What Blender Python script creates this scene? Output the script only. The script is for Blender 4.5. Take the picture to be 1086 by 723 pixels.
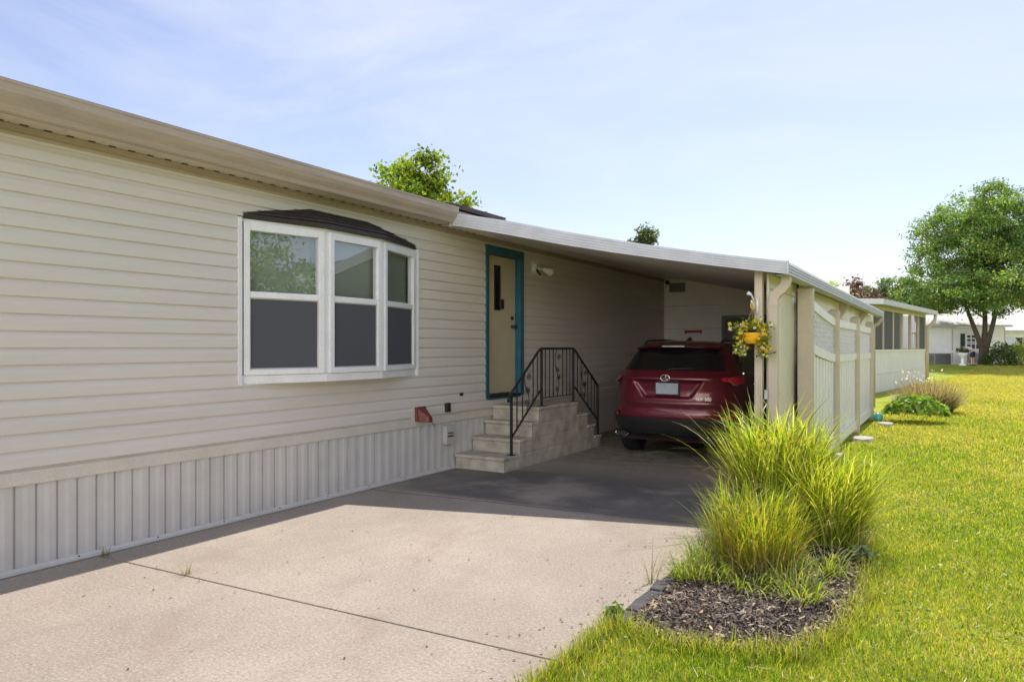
import bpy, bmesh, math, random
import numpy as np
from mathutils import Vector, Matrix
for o in list(bpy.data.objects): bpy.data.objects.remove(o)
S = bpy.context.scene
COL = S.collection
R = math.radians
rng = np.random.default_rng(7)
random.seed(7)

# ------------------------------------------------------------------ camera
cam_d = bpy.data.cameras.new('camera'); cam = bpy.data.objects.new('camera', cam_d); COL.objects.link(cam)
cam.location = (5.48, 0, 1.55); cam.rotation_euler = (R(90), 0, R(31.1276))
cam_d.sensor_width = 36; cam_d.lens = 36*770/1086; cam_d.shift_y = 6.5/1086
cam_d.clip_start = 0.05; cam_d.clip_end = 3000
S.camera = cam

# ------------------------------------------------------------------ sky + sun
SUN = Vector((-0.005, 0.61, 1.0)).normalized()          # towards the sun
el = math.asin(SUN.z); az = math.atan2(SUN.x, SUN.y)    # az from +y, clockwise
W = bpy.data.worlds.new('World'); S.world = W; W.use_nodes = True
nt = W.node_tree; nt.nodes.clear()
out = nt.nodes.new('ShaderNodeOutputWorld'); bg = nt.nodes.new('ShaderNodeBackground')
sky = nt.nodes.new('ShaderNodeTexSky'); sky.sky_type = 'NISHITA'; sky.sun_disc = False
sky.sun_elevation = el; sky.sun_rotation = az
sky.air_density = 1.0; sky.dust_density = 1.3; sky.ozone_density = 1.5; sky.altitude = 200
tc = nt.nodes.new('ShaderNodeTexCoord'); mp = nt.nodes.new('ShaderNodeMapping')
mp.inputs['Rotation'].default_value = (0.25, 0.35, 0.5); mp.inputs['Scale'].default_value = (0.9, 1.8, 4.2)
nz = nt.nodes.new('ShaderNodeTexNoise'); nz.inputs['Scale'].default_value = 1.6; nz.inputs['Detail'].default_value = 8; nz.inputs['Roughness'].default_value = 0.6
nz.inputs['Distortion'].default_value = 0.6
cr = nt.nodes.new('ShaderNodeValToRGB'); cr.color_ramp.elements[0].position = 0.42; cr.color_ramp.elements[1].position = 0.72; cr.color_ramp.elements[0].color = (0.16, 0.16, 0.16, 1)
cr.color_ramp.elements[1].color = (0.62, 0.62, 0.62, 1)
mx = nt.nodes.new('ShaderNodeMixRGB'); mx.inputs['Color2'].default_value = (3.55, 3.7, 4.0, 1)
L = nt.links.new
L(tc.outputs['Generated'], mp.inputs['Vector']); L(mp.outputs[0], nz.inputs['Vector']); L(nz.outputs['Fac'], cr.inputs['Fac'])
tint = nt.nodes.new('ShaderNodeMixRGB'); tint.blend_type = 'MULTIPLY'; tint.inputs['Fac'].default_value = 1; tint.inputs['Color2'].default_value = (0.69, 0.64, 0.70, 1)
L(cr.outputs['Color'], mx.inputs['Fac']); L(sky.outputs[0], tint.inputs['Color1']); L(tint.outputs[0], mx.inputs['Color1'])
# unseen bright cloud bank, added behind the camera to lift shaded wall and carport
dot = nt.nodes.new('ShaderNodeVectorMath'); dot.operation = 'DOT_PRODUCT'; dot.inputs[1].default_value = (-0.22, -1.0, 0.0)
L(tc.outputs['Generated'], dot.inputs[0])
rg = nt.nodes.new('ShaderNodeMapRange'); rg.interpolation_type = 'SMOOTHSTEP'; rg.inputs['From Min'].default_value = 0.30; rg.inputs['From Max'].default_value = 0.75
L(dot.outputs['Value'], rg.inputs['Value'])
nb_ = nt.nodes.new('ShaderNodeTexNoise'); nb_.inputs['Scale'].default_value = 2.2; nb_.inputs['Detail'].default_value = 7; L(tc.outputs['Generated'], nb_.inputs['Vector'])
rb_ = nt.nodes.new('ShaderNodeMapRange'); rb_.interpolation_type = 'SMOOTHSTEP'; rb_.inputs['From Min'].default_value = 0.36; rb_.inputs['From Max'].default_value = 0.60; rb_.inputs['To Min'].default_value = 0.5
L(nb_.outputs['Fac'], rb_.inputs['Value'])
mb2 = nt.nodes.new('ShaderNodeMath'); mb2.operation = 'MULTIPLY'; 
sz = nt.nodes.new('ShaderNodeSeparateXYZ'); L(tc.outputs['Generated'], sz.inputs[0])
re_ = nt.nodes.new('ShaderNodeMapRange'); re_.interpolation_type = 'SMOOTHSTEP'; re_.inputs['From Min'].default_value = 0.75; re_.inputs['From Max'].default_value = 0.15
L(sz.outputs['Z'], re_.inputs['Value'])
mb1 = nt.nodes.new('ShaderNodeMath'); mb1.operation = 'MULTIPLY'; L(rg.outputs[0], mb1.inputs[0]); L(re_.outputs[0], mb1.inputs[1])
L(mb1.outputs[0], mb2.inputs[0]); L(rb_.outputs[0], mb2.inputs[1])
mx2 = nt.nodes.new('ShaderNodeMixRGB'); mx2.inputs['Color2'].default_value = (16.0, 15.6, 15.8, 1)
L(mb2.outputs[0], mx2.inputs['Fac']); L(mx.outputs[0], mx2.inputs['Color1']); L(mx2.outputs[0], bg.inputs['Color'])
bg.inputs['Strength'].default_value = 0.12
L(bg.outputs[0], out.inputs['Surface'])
sd = bpy.data.lights.new('sun', 'SUN'); sd.energy = 2.9; sd.angle = R(0.53); sd.color = (1.0, 0.93, 0.82)
so = bpy.data.objects.new('sun', sd); COL.objects.link(so); so.location = (-5, 20, 40)
so.rotation_euler = SUN.to_track_quat('Z', 'Y').to_euler()
S.view_settings.view_transform = 'Standard'; S.view_settings.look = 'None'
S.view_settings.exposure = 1.12; S.view_settings.gamma = 1; S.view_settings.use_curve_mapping = False
S.render.engine = 'CYCLES'
S.cycles.max_bounces = 14; S.cycles.diffuse_bounces = 8; S.cycles.transparent_max_bounces = 24

# ------------------------------------------------------------------ materials
def nodes_of(name):
    m = bpy.data.materials.new(name); m.use_nodes = True
    t = m.node_tree; b = t.nodes['Principled BSDF']
    return m, t, b
def mat(name, col, rough=0.6, var=0.12, scale=4.0, fine=0.06, fscale=60, bump=0.0, bscale=80, metal=0.0, spec=0.5, col2=None, stretch=(1, 1, 1), coat=0.0):
    """base colour broken up by a large and a fine noise; bump from a third one"""
    m, t, b = nodes_of(name); N = t.nodes.new
    co = N('ShaderNodeTexCoord'); mpn = N('ShaderNodeMapping'); mpn.inputs['Scale'].default_value = stretch
    t.links.new(co.outputs['Object'], mpn.inputs['Vector'])
    n1 = N('ShaderNodeTexNoise'); n1.inputs['Scale'].default_value = scale; n1.inputs['Detail'].default_value = 6; n1.inputs['Roughness'].default_value = 0.62
    n2 = N('ShaderNodeTexNoise'); n2.inputs['Scale'].default_value = fscale; n2.inputs['Detail'].default_value = 3
    for n in (n1, n2): t.links.new(mpn.outputs[0], n.inputs['Vector'])
    c2 = col2 or tuple(c*(1-var*1.6) for c in col)
    c1 = tuple(min(1, c*(1+var*0.6)) for c in col)
    r = N('ShaderNodeValToRGB'); r.color_ramp.elements[0].position = 0.32; r.color_ramp.elements[1].position = 0.68
    r.color_ramp.elements[0].color = (*c2, 1); r.color_ramp.elements[1].color = (*c1, 1)
    t.links.new(n1.outputs['Fac'], r.inputs['Fac'])
    ml = N('ShaderNodeMapRange'); ml.inputs['From Min'].default_value = 0.3; ml.inputs['From Max'].default_value = 0.7
    ml.inputs['To Min'].default_value = 1-fine; ml.inputs['To Max'].default_value = 1+fine
    t.links.new(n2.outputs['Fac'], ml.inputs['Value'])
    mu = N('ShaderNodeVectorMath'); mu.operation = 'SCALE'
    t.links.new(r.outputs['Color'], mu.inputs[0]); t.links.new(ml.outputs[0], mu.inputs['Scale'])
    t.links.new(mu.outputs[0], b.inputs['Base Color'])
    b.inputs['Roughness'].default_value = rough; b.inputs['Metallic'].default_value = metal
    b.inputs['Specular IOR Level'].default_value = spec; b.inputs['Coat Weight'].default_value = coat
    b.inputs['Coat Roughness'].default_value = 0.04
    if bump:
        n3 = N('ShaderNodeTexNoise'); n3.inputs['Scale'].default_value = bscale; n3.inputs['Detail'].default_value = 5
        t.links.new(mpn.outputs[0], n3.inputs['Vector'])
        bp = N('ShaderNodeBump'); bp.inputs['Strength'].default_value = 1; bp.inputs['Distance'].default_value = bump
        t.links.new(n3.outputs['Fac'], bp.inputs['Height']); t.links.new(bp.outputs[0], b.inputs['Normal'])
    return m
def leaf_mat(name, trans=0.45, rough=0.5, tcol=(1.25, 1.2, 0.5), spec=0.35):
    """colour from the per-leaf attribute 'tint'; translucent so that back light glows through"""
    m, t, b = nodes_of(name); N = t.nodes.new
    a = N('ShaderNodeAttribute'); a.attribute_name = 'tint'
    t.links.new(a.outputs['Color'], b.inputs['Base Color']); b.inputs['Roughness'].default_value = rough
    b.inputs['Specular IOR Level'].default_value = spec
    tr = N('ShaderNodeBsdfTranslucent'); mu = N('ShaderNodeVectorMath'); mu.operation = 'MULTIPLY'; mu.inputs[1].default_value = tcol
    t.links.new(a.outputs['Color'], mu.inputs[0]); t.links.new(mu.outputs[0], tr.inputs['Color'])
    ms = N('ShaderNodeMixShader'); ms.inputs[0].default_value = trans
    t.links.new(b.outputs[0], ms.inputs[1]); t.links.new(tr.outputs[0], ms.inputs[2])
    t.links.new(ms.outputs[0], t.nodes['Material Output'].inputs['Surface'])
    return m
def glass_mat(name, tint=(0.75, 0.8, 0.78), base=0.12):
    m, t, b = nodes_of(name); N = t.nodes.new
    tr = N('ShaderNodeBsdfTransparent'); tr.inputs['Color'].default_value = (*tint, 1)
    gl = N('ShaderNodeBsdfGlossy'); gl.inputs['Roughness'].default_value = 0.01; gl.inputs['Color'].default_value = (0.95, 0.97, 1, 1)
    lf = N('ShaderNodeLayerWeight'); lf.inputs['Blend'].default_value = 0.5
    lw = N('ShaderNodeMath'); lw.operation = 'POWER'; lw.inputs[1].default_value = 4.0; t.links.new(lf.outputs['Facing'], lw.inputs[0])
    ad = N('ShaderNodeMath'); ad.operation = 'ADD'; ad.inputs[1].default_value = base; ad.use_clamp = True
    nzn = N('ShaderNodeTexNoise'); nzn.inputs['Scale'].default_value = 2.0
    co = N('ShaderNodeTexCoord'); t.links.new(co.outputs['Object'], nzn.inputs['Vector'])
    bp = N('ShaderNodeBump'); bp.inputs['Strength'].default_value = 0.25; bp.inputs['Distance'].default_value = 0.004
    t.links.new(nzn.outputs['Fac'], bp.inputs['Height']); t.links.new(bp.outputs[0], gl.inputs['Normal'])
    t.links.new(lw.outputs[0], ad.inputs[0])
    ms = N('ShaderNodeMixShader'); t.links.new(ad.outputs[0], ms.inputs[0])
    t.links.new(tr.outputs[0], ms.inputs[1]); t.links.new(gl.outputs[0], ms.inputs[2])
    t.links.new(ms.outputs[0], t.nodes['Material Output'].inputs['Surface'])
    return m
def screen_mat(name, col, alpha):
    m, t, b = nodes_of(name); N = t.nodes.new
    b.inputs['Base Color'].default_value = (*col, 1); b.inputs['Roughness'].default_value = 0.7
    tr = N('ShaderNodeBsdfTransparent'); ms = N('ShaderNodeMixShader'); ms.inputs[0].default_value = alpha
    t.links.new(tr.outputs[0], ms.inputs[1]); t.links.new(b.outputs[0], ms.inputs[2])
    t.links.new(ms.outputs[0], t.nodes['Material Output'].inputs['Surface'])
    return m

M = {}
M['siding'] = mat('vinyl_siding', (0.655, 0.598, 0.54), 0.42, var=0.05, scale=0.9, fine=0.02, fscale=25, stretch=(1, 0.35, 3), bump=0.0012, bscale=7)
M['skirt'] = mat('vinyl_skirting', (0.57, 0.535, 0.495), 0.45, var=0.07, scale=2.5, fine=0.02, bump=0.0006, bscale=9)
M['trim'] = mat('cream_trim', (0.62, 0.56, 0.48), 0.45, var=0.05, scale=3)
M['gutter'] = mat('tan_gutter_metal', (0.44, 0.355, 0.295), 0.45, var=0.12, scale=3.0, stretch=(1, 0.5, 4))
M['white'] = mat('white_vinyl', (0.78, 0.77, 0.78), 0.4, var=0.05, scale=5)
M['white_alu'] = mat('white_aluminium', (0.50, 0.505, 0.54), 0.4, var=0.08, scale=5, stretch=(1, 1, 1), fine=0.03)
M['ceiling'] = mat('carport_ceiling', (0.80, 0.75, 0.67), 0.6, var=0.06, scale=2)
M['tan'] = mat('tan_vinyl', (0.50, 0.43, 0.33), 0.45, var=0.06, scale=4)
M['cream_panel'] = mat('cream_panel', (0.72, 0.65, 0.54), 0.28, var=0.12, scale=1.6, col2=(0.62, 0.58, 0.46))
M['groove'] = mat('tan_groove_shade', (0.15, 0.138, 0.115), 0.6)  # tan darkened to stand in for shade in the fence's picket grooves
M['shed'] = mat('shed_panel', (0.88, 0.82, 0.73), 0.6, var=0.06, scale=2.5)
M['teal'] = mat('teal_paint', (0.022, 0.115, 0.165), 0.45, var=0.15, scale=6)
M['door'] = mat('door_cream', (0.52, 0.44, 0.30), 0.45, var=0.05, scale=3)
M['dark'] = mat('dark_interior', (0.03, 0.03, 0.034), 0.8, var=0.2)
M['room'] = mat('room_wall', (0.35, 0.33, 0.30), 0.9, var=0.1)
M['black'] = mat('black_plastic', (0.018, 0.018, 0.02), 0.45, var=0.2, fine=0.1)
M['iron'] = mat('wrought_iron', (0.02, 0.019, 0.021), 0.45, var=0.3, scale=30)
M['brown'] = mat('brown_shingle', (0.055, 0.038, 0.035), 0.8, var=0.35, scale=14, fine=0.25, fscale=140, bump=0.006, bscale=60)
M['brown_trim'] = mat('brown_trim', (0.035, 0.02, 0.018), 0.45, var=0.2)
M['shingle'] = mat('roof_shingle', (0.09, 0.075, 0.07), 0.9, var=0.3, scale=3, fine=0.25, fscale=70, bump=0.01, bscale=50)
M['shade'] = mat('roller_shade', (0.36, 0.37, 0.33), 0.85, var=0.04)
M['glass'] = glass_mat('window_glass', (0.80, 0.85, 0.82), base=0.20); M['far_glass'] = glass_mat('sunroom_glass', (0.7, 0.72, 0.7), 0.0)
M['screen'] = screen_mat('insect_screen', (0.10, 0.10, 0.115), 0.72)
M['steps'] = None
M['red_cover'] = mat('red_hood', (0.20, 0.045, 0.035), 0.5, var=0.3, scale=30)
M['grey_box'] = mat('grey_box', (0.50, 0.48, 0.45), 0.5)
M['chrome'] = mat('chrome', (0.75, 0.75, 0.76), 0.12, var=0.02, metal=1.0)
M['steel'] = mat('dull_steel', (0.4, 0.4, 0.4), 0.4, metal=0.8)
M['rubber'] = mat('tyre_rubber', (0.014, 0.014, 0.014), 0.8, var=0.3)
M['carglass'] = mat('privacy_glass', (0.006, 0.006, 0.008), 0.03, var=0.0, fine=0.0, spec=0.8)
M['taillight'] = mat('red_lens', (0.60, 0.010, 0.03), 0.08, var=0.1, coat=1.0)
M['bark'] = mat('bark', (0.10, 0.078, 0.058), 0.95, var=0.35, scale=8, fine=0.3, fscale=40, stretch=(3, 3, 0.7), bump=0.03, bscale=14)
M['leaf'] = leaf_mat('tree_leaf', tcol=(1.05, 1.22, 0.5))
M['blade'] = leaf_mat('grass_blade', trans=0.55, tcol=(1.25, 1.15, 0.42), rough=0.42)
M['petal'] = leaf_mat('petal', trans=0.35, tcol=(1.1, 1.0, 0.8))
M['mulchchip'] = leaf_mat('wood_chip', trans=0.0, rough=0.9, spec=0.2)
M['stone'] = mat('edging_stone', (0.062, 0.059, 0.064), 0.85, var=0.35, scale=14, fine=0.2, bump=0.012, bscale=40)
M['pale_stone'] = mat('pale_stone', (0.40, 0.37, 0.33), 0.8, var=0.2, scale=12, bump=0.006)
M['far_white'] = mat('far_white_siding', (0.74, 0.73, 0.73), 0.55, var=0.05, scale=2)
M['far_roof'] = mat('far_roof', (0.50, 0.49, 0.49), 0.8, var=0.12, scale=3)
M['dark_green'] = mat('shutter_green', (0.02, 0.035, 0.028), 0.55)
M['skin'] = mat('skin', (0.50, 0.30, 0.21), 0.5, var=0.08)
M['hair'] = mat('dark_hair', (0.02, 0.015, 0.012), 0.5, var=0.3, scale=40)
M['shirt'] = mat('pale_shirt', (0.52, 0.53, 0.62), 0.85, var=0.1)
M['shorts'] = mat('navy_shorts', (0.022, 0.024, 0.04), 0.85, var=0.2)
M['yellowpot'] = mat('yellow_pot', (0.86, 0.45, 0.015), 0.4, var=0.1, scale=20)
M['turquoise'] = mat('turquoise_glaze', (0.12, 0.42, 0.36), 0.2, var=0.25, scale=25)
M['sign_red'] = mat('sign_red', (0.42, 0.06, 0.035), 0.6, var=0.2)
M['ac'] = mat('ac_metal', (0.23, 0.23, 0.24), 0.5)

# red metallic car paint
m, t, b = nodes_of('red_car_paint'); M['carred'] = m
b.inputs['Base Color'].default_value = (0.13, 0.005, 0.016, 1); b.inputs['Metallic'].default_value = 0.35; b.inputs['Roughness'].default_value = 0.34
b.inputs['Coat Weight'].default_value = 1.0; b.inputs['Coat Roughness'].default_value = 0.03
nn = t.nodes.new('ShaderNodeTexNoise'); nn.inputs['Scale'].default_value = 900
mr = t.nodes.new('ShaderNodeMapRange'); mr.inputs['To Min'].default_value = 0.26; mr.inputs['To Max'].default_value = 0.44
t.links.new(nn.outputs['Fac'], mr.inputs['Value']); t.links.new(mr.outputs[0], b.inputs['Roughness'])

# concrete: mottled, fine grain, broom marks, and dark oil / tyre stains under the carport
def concrete(name, col, stains):
    m, t, b = nodes_of(name); N = t.nodes.new; K = t.links.new
    co = N('ShaderNodeTexCoord')
    def noise(sc, det=6, rough=0.6, st=(1, 1, 1), dist=0.0):
        mp_ = N('ShaderNodeMapping'); mp_.inputs['Scale'].default_value = st; K(co.outputs['Object'], mp_.inputs['Vector'])
        n = N('ShaderNodeTexNoise'); n.inputs['Scale'].default_value = sc; n.inputs['Detail'].default_value = det; n.inputs['Roughness'].default_value = rough
        n.inputs['Distortion'].default_value = dist
        K(mp_.outputs[0], n.inputs['Vector']); return n.outputs['Fac']
    def rng_(v, a, b_, c=0.0, d=1.0):
        r = N('ShaderNodeMapRange'); r.interpolation_type = 'SMOOTHSTEP'
        r.inputs['From Min'].default_value = a; r.inputs['From Max'].default_value = b_; r.inputs['To Min'].default_value = c; r.inputs['To Max'].default_value = d
        K(v, r.inputs['Value']); return r.outputs[0]
    def mul(a, b_):
        x = N('ShaderNodeMath'); x.operation = 'MULTIPLY'; K(a, x.inputs[0])
        if isinstance(b_, float): x.inputs[1].default_value = b_
        else: K(b_, x.inputs[1])
        return x.outputs[0]
    def mixc(f, a, b_):
        x = N('ShaderNodeMixRGB')
        K(f, x.inputs['Fac'])
        for s, v in ((x.inputs['Color1'], a), (x.inputs['Color2'], b_)):
            if isinstance(v, tuple): s.default_value = (*v, 1)
            else: K(v, s)
        return x.outputs[0]
    dk = tuple(c*0.86 for c in col); lt = tuple(min(1, c*1.08) for c in col)
    c = mixc(rng_(noise(0.7, 8, 0.65), 0.36, 0.66), dk, lt)
    c = mixc(mul(rng_(noise(2.3, 6, 0.7, (1, 0.35, 1)), 0.5, 0.75), 0.35), c, tuple(v*0.62 for v in col))
    c = mixc(mul(rng_(noise(110, 4, 0.8), 0.50, 0.70), 0.55), c, tuple(v*0.5 for v in col))
    c = mixc(mul(rng_(noise(9, 8, 0.75, (1, 0.22, 1)), 0.5, 0.68), 0.30), c, tuple(v*0.66 for v in col))
    c = mixc(mul(rng_(noise(150, 3, 0.7), 0.54, 0.74), 0.55), c, tuple(min(1, v*1.5) for v in col))
    c = mixc(mul(rng_(noise(48, 5, 0.85), 0.46, 0.62), 0.62), c, tuple(v*0.50 for v in col))
    c = mixc(mul(rng_(noise(70, 4, 0.8, (1, 0.8, 1)), 0.50, 0.66), 0.6), c, tuple(min(1, v*1.55) for v in col))
    c = mixc(mul(rng_(noise(26, 2, 0.5), 0.68, 0.74), 0.6), c, tuple(v*0.35 for v in col))
    c = mixc(mul(rng_(noise(1.9, 9, 0.72, (0.9, 0.5, 1), 0.5), 0.50, 0.68), 0.42), c, (col[0]*0.66, col[1]*0.60, col[2]*0.56))
    cw = N('ShaderNodeTexVoronoi'); cw.feature = 'DISTANCE_TO_EDGE'; cw.inputs['Scale'].default_value = 0.42
    wob = N('ShaderNodeMixRGB'); wob.blend_type = 'ADD'; wob.inputs['Fac'].default_value = 0.16
    wn_ = N('ShaderNodeTexNoise'); wn_.inputs['Scale'].default_value = 5; wn_.inputs['Detail'].default_value = 6
    K(co.outputs['Object'], wn_.inputs['Vector']); K(co.outputs['Object'], wob.inputs['Color1']); K(wn_.outputs['Color'], wob.inputs['Color2']); K(wob.outputs[0], cw.inputs['Vector'])
    crk = mul(mul(rng_(cw.outputs['Distance'], 0.0018, 0.0005), rng_(noise(0.6, 3), 0.52, 0.60)), 0.5)
    c = mixc(crk, c, tuple(v*0.3 for v in col))
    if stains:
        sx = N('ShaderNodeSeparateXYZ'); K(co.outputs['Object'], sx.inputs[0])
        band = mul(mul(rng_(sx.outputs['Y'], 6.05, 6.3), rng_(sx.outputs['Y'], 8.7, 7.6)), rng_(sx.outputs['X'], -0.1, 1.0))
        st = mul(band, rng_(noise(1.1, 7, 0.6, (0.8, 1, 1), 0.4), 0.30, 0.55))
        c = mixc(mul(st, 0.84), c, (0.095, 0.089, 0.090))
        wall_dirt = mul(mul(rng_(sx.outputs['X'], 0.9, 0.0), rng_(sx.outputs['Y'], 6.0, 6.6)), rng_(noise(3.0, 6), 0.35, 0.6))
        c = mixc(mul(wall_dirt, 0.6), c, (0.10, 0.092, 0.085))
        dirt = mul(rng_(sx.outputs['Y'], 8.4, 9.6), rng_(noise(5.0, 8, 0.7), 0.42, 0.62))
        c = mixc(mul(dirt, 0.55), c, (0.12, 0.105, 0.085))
        # pale scrapes across the dark area
        sc = mul(mul(rng_(noise(2.2, 9, 0.75, (0.5, 2.6, 1), 0.8), 0.60, 0.66), band), 0.55)
        c = mixc(sc, c, (0.36, 0.34, 0.31))
    K(c, b.inputs['Base Color']); b.inputs['Roughness'].default_value = 0.85; b.inputs['Specular IOR Level'].default_value = 0.3
    bp = N('ShaderNodeBump'); bp.inputs['Distance'].default_value = 0.006; bp.inputs['Strength'].default_value = 1.0
    K(noise(75, 8, 0.8, (0.35, 1, 1)), bp.inputs['Height']); K(bp.outputs[0], b.inputs['Normal'])
    return m
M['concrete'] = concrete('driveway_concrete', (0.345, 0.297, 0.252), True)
M['slab_gap'] = mat('joint_filler', (0.10, 0.075, 0.055), 0.9, var=0.3, scale=10)

# precast step concrete with faint split-block relief on the sides
m, t, b = nodes_of('precast_concrete'); M['steps'] = m
N = t.nodes.new; co = N('ShaderNodeTexCoord'); n1 = N('ShaderNodeTexNoise'); n1.inputs['Scale'].default_value = 5; n1.inputs['Detail'].default_value = 8
r = N('ShaderNodeValToRGB'); r.color_ramp.elements[0].color = (0.29, 0.255, 0.20, 1); r.color_ramp.elements[1].color = (0.50, 0.45, 0.37, 1)
r.color_ramp.elements[0].position = 0.3; r.color_ramp.elements[1].position = 0.65
L = t.links.new; L(co.outputs['Object'], n1.inputs['Vector']); L(n1.outputs['Fac'], r.inputs['Fac']); L(r.outputs[0], b.inputs['Base Color'])
b.inputs['Roughness'].default_value = 0.85
bp = N('ShaderNodeBump'); bp.inputs['Distance'].default_value = 0.006; n2 = N('ShaderNodeTexNoise'); n2.inputs['Scale'].default_value = 45; n2.inputs['Detail'].default_value = 5
L(co.outputs['Object'], n2.inputs['Vector']); L(n2.outputs['Fac'], bp.inputs['Height']); L(bp.outputs[0], b.inputs['Normal'])

# lawn soil / turf under the blades
m, t, b = nodes_of('turf'); M['turf'] = m
N = t.nodes.new; L = t.links.new; co = N('ShaderNodeTexCoord')
def tn(sc, det=6): 
    n = N('ShaderNodeTexNoise'); n.inputs['Scale'].default_value = sc; n.inputs['Detail'].default_value = det; n.inputs['Roughness'].default_value = 0.65
    L(co.outputs['Object'], n.inputs['Vector']); return n
r = N('ShaderNodeValToRGB'); e = r.color_ramp.elements
e[0].position = 0.30; e[0].color = (0.20, 0.27, 0.02, 1); e[1].position = 0.74; e[1].color = (0.50, 0.41, 0.17, 1)
k = e.new(0.5); k.color = (0.33, 0.40, 0.04, 1)
L(tn(0.55, 9).outputs['Fac'], r.inputs['Fac'])
mm = N('ShaderNodeMixRGB'); mm.blend_type = 'MULTIPLY'; mm.inputs['Fac'].default_value = 0.75
r2 = N('ShaderNodeValToRGB'); r2.color_ramp.elements[0].position = 0.3; r2.color_ramp.elements[1].position = 0.66
r2.color_ramp.elements[0].color = (0.45, 0.5, 0.4, 1); r2.color_ramp.elements[1].color = (1.15, 1.1, 1.0, 1)
L(tn(22, 5).outputs['Fac'], r2.inputs['Fac']); L(r.outputs[0], mm.inputs['Color1']); L(r2.outputs[0], mm.inputs['Color2'])
L(mm.outputs[0], b.inputs['Base Color']); b.inputs['Roughness'].default_value = 0.95; b.inputs['Specular IOR Level'].default_value = 0.1
bp = N('ShaderNodeBump'); bp.inputs['Distance'].default_value = 0.03; L(tn(35, 4).outputs['Fac'], bp.inputs['Height']); L(bp.outputs[0], b.inputs['Normal'])
M['mulch'] = mat('mulch_soil', (0.055, 0.042, 0.040), 0.95, var=0.4, scale=12, fine=0.4, fscale=90, bump=0.02, bscale=60)

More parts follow.
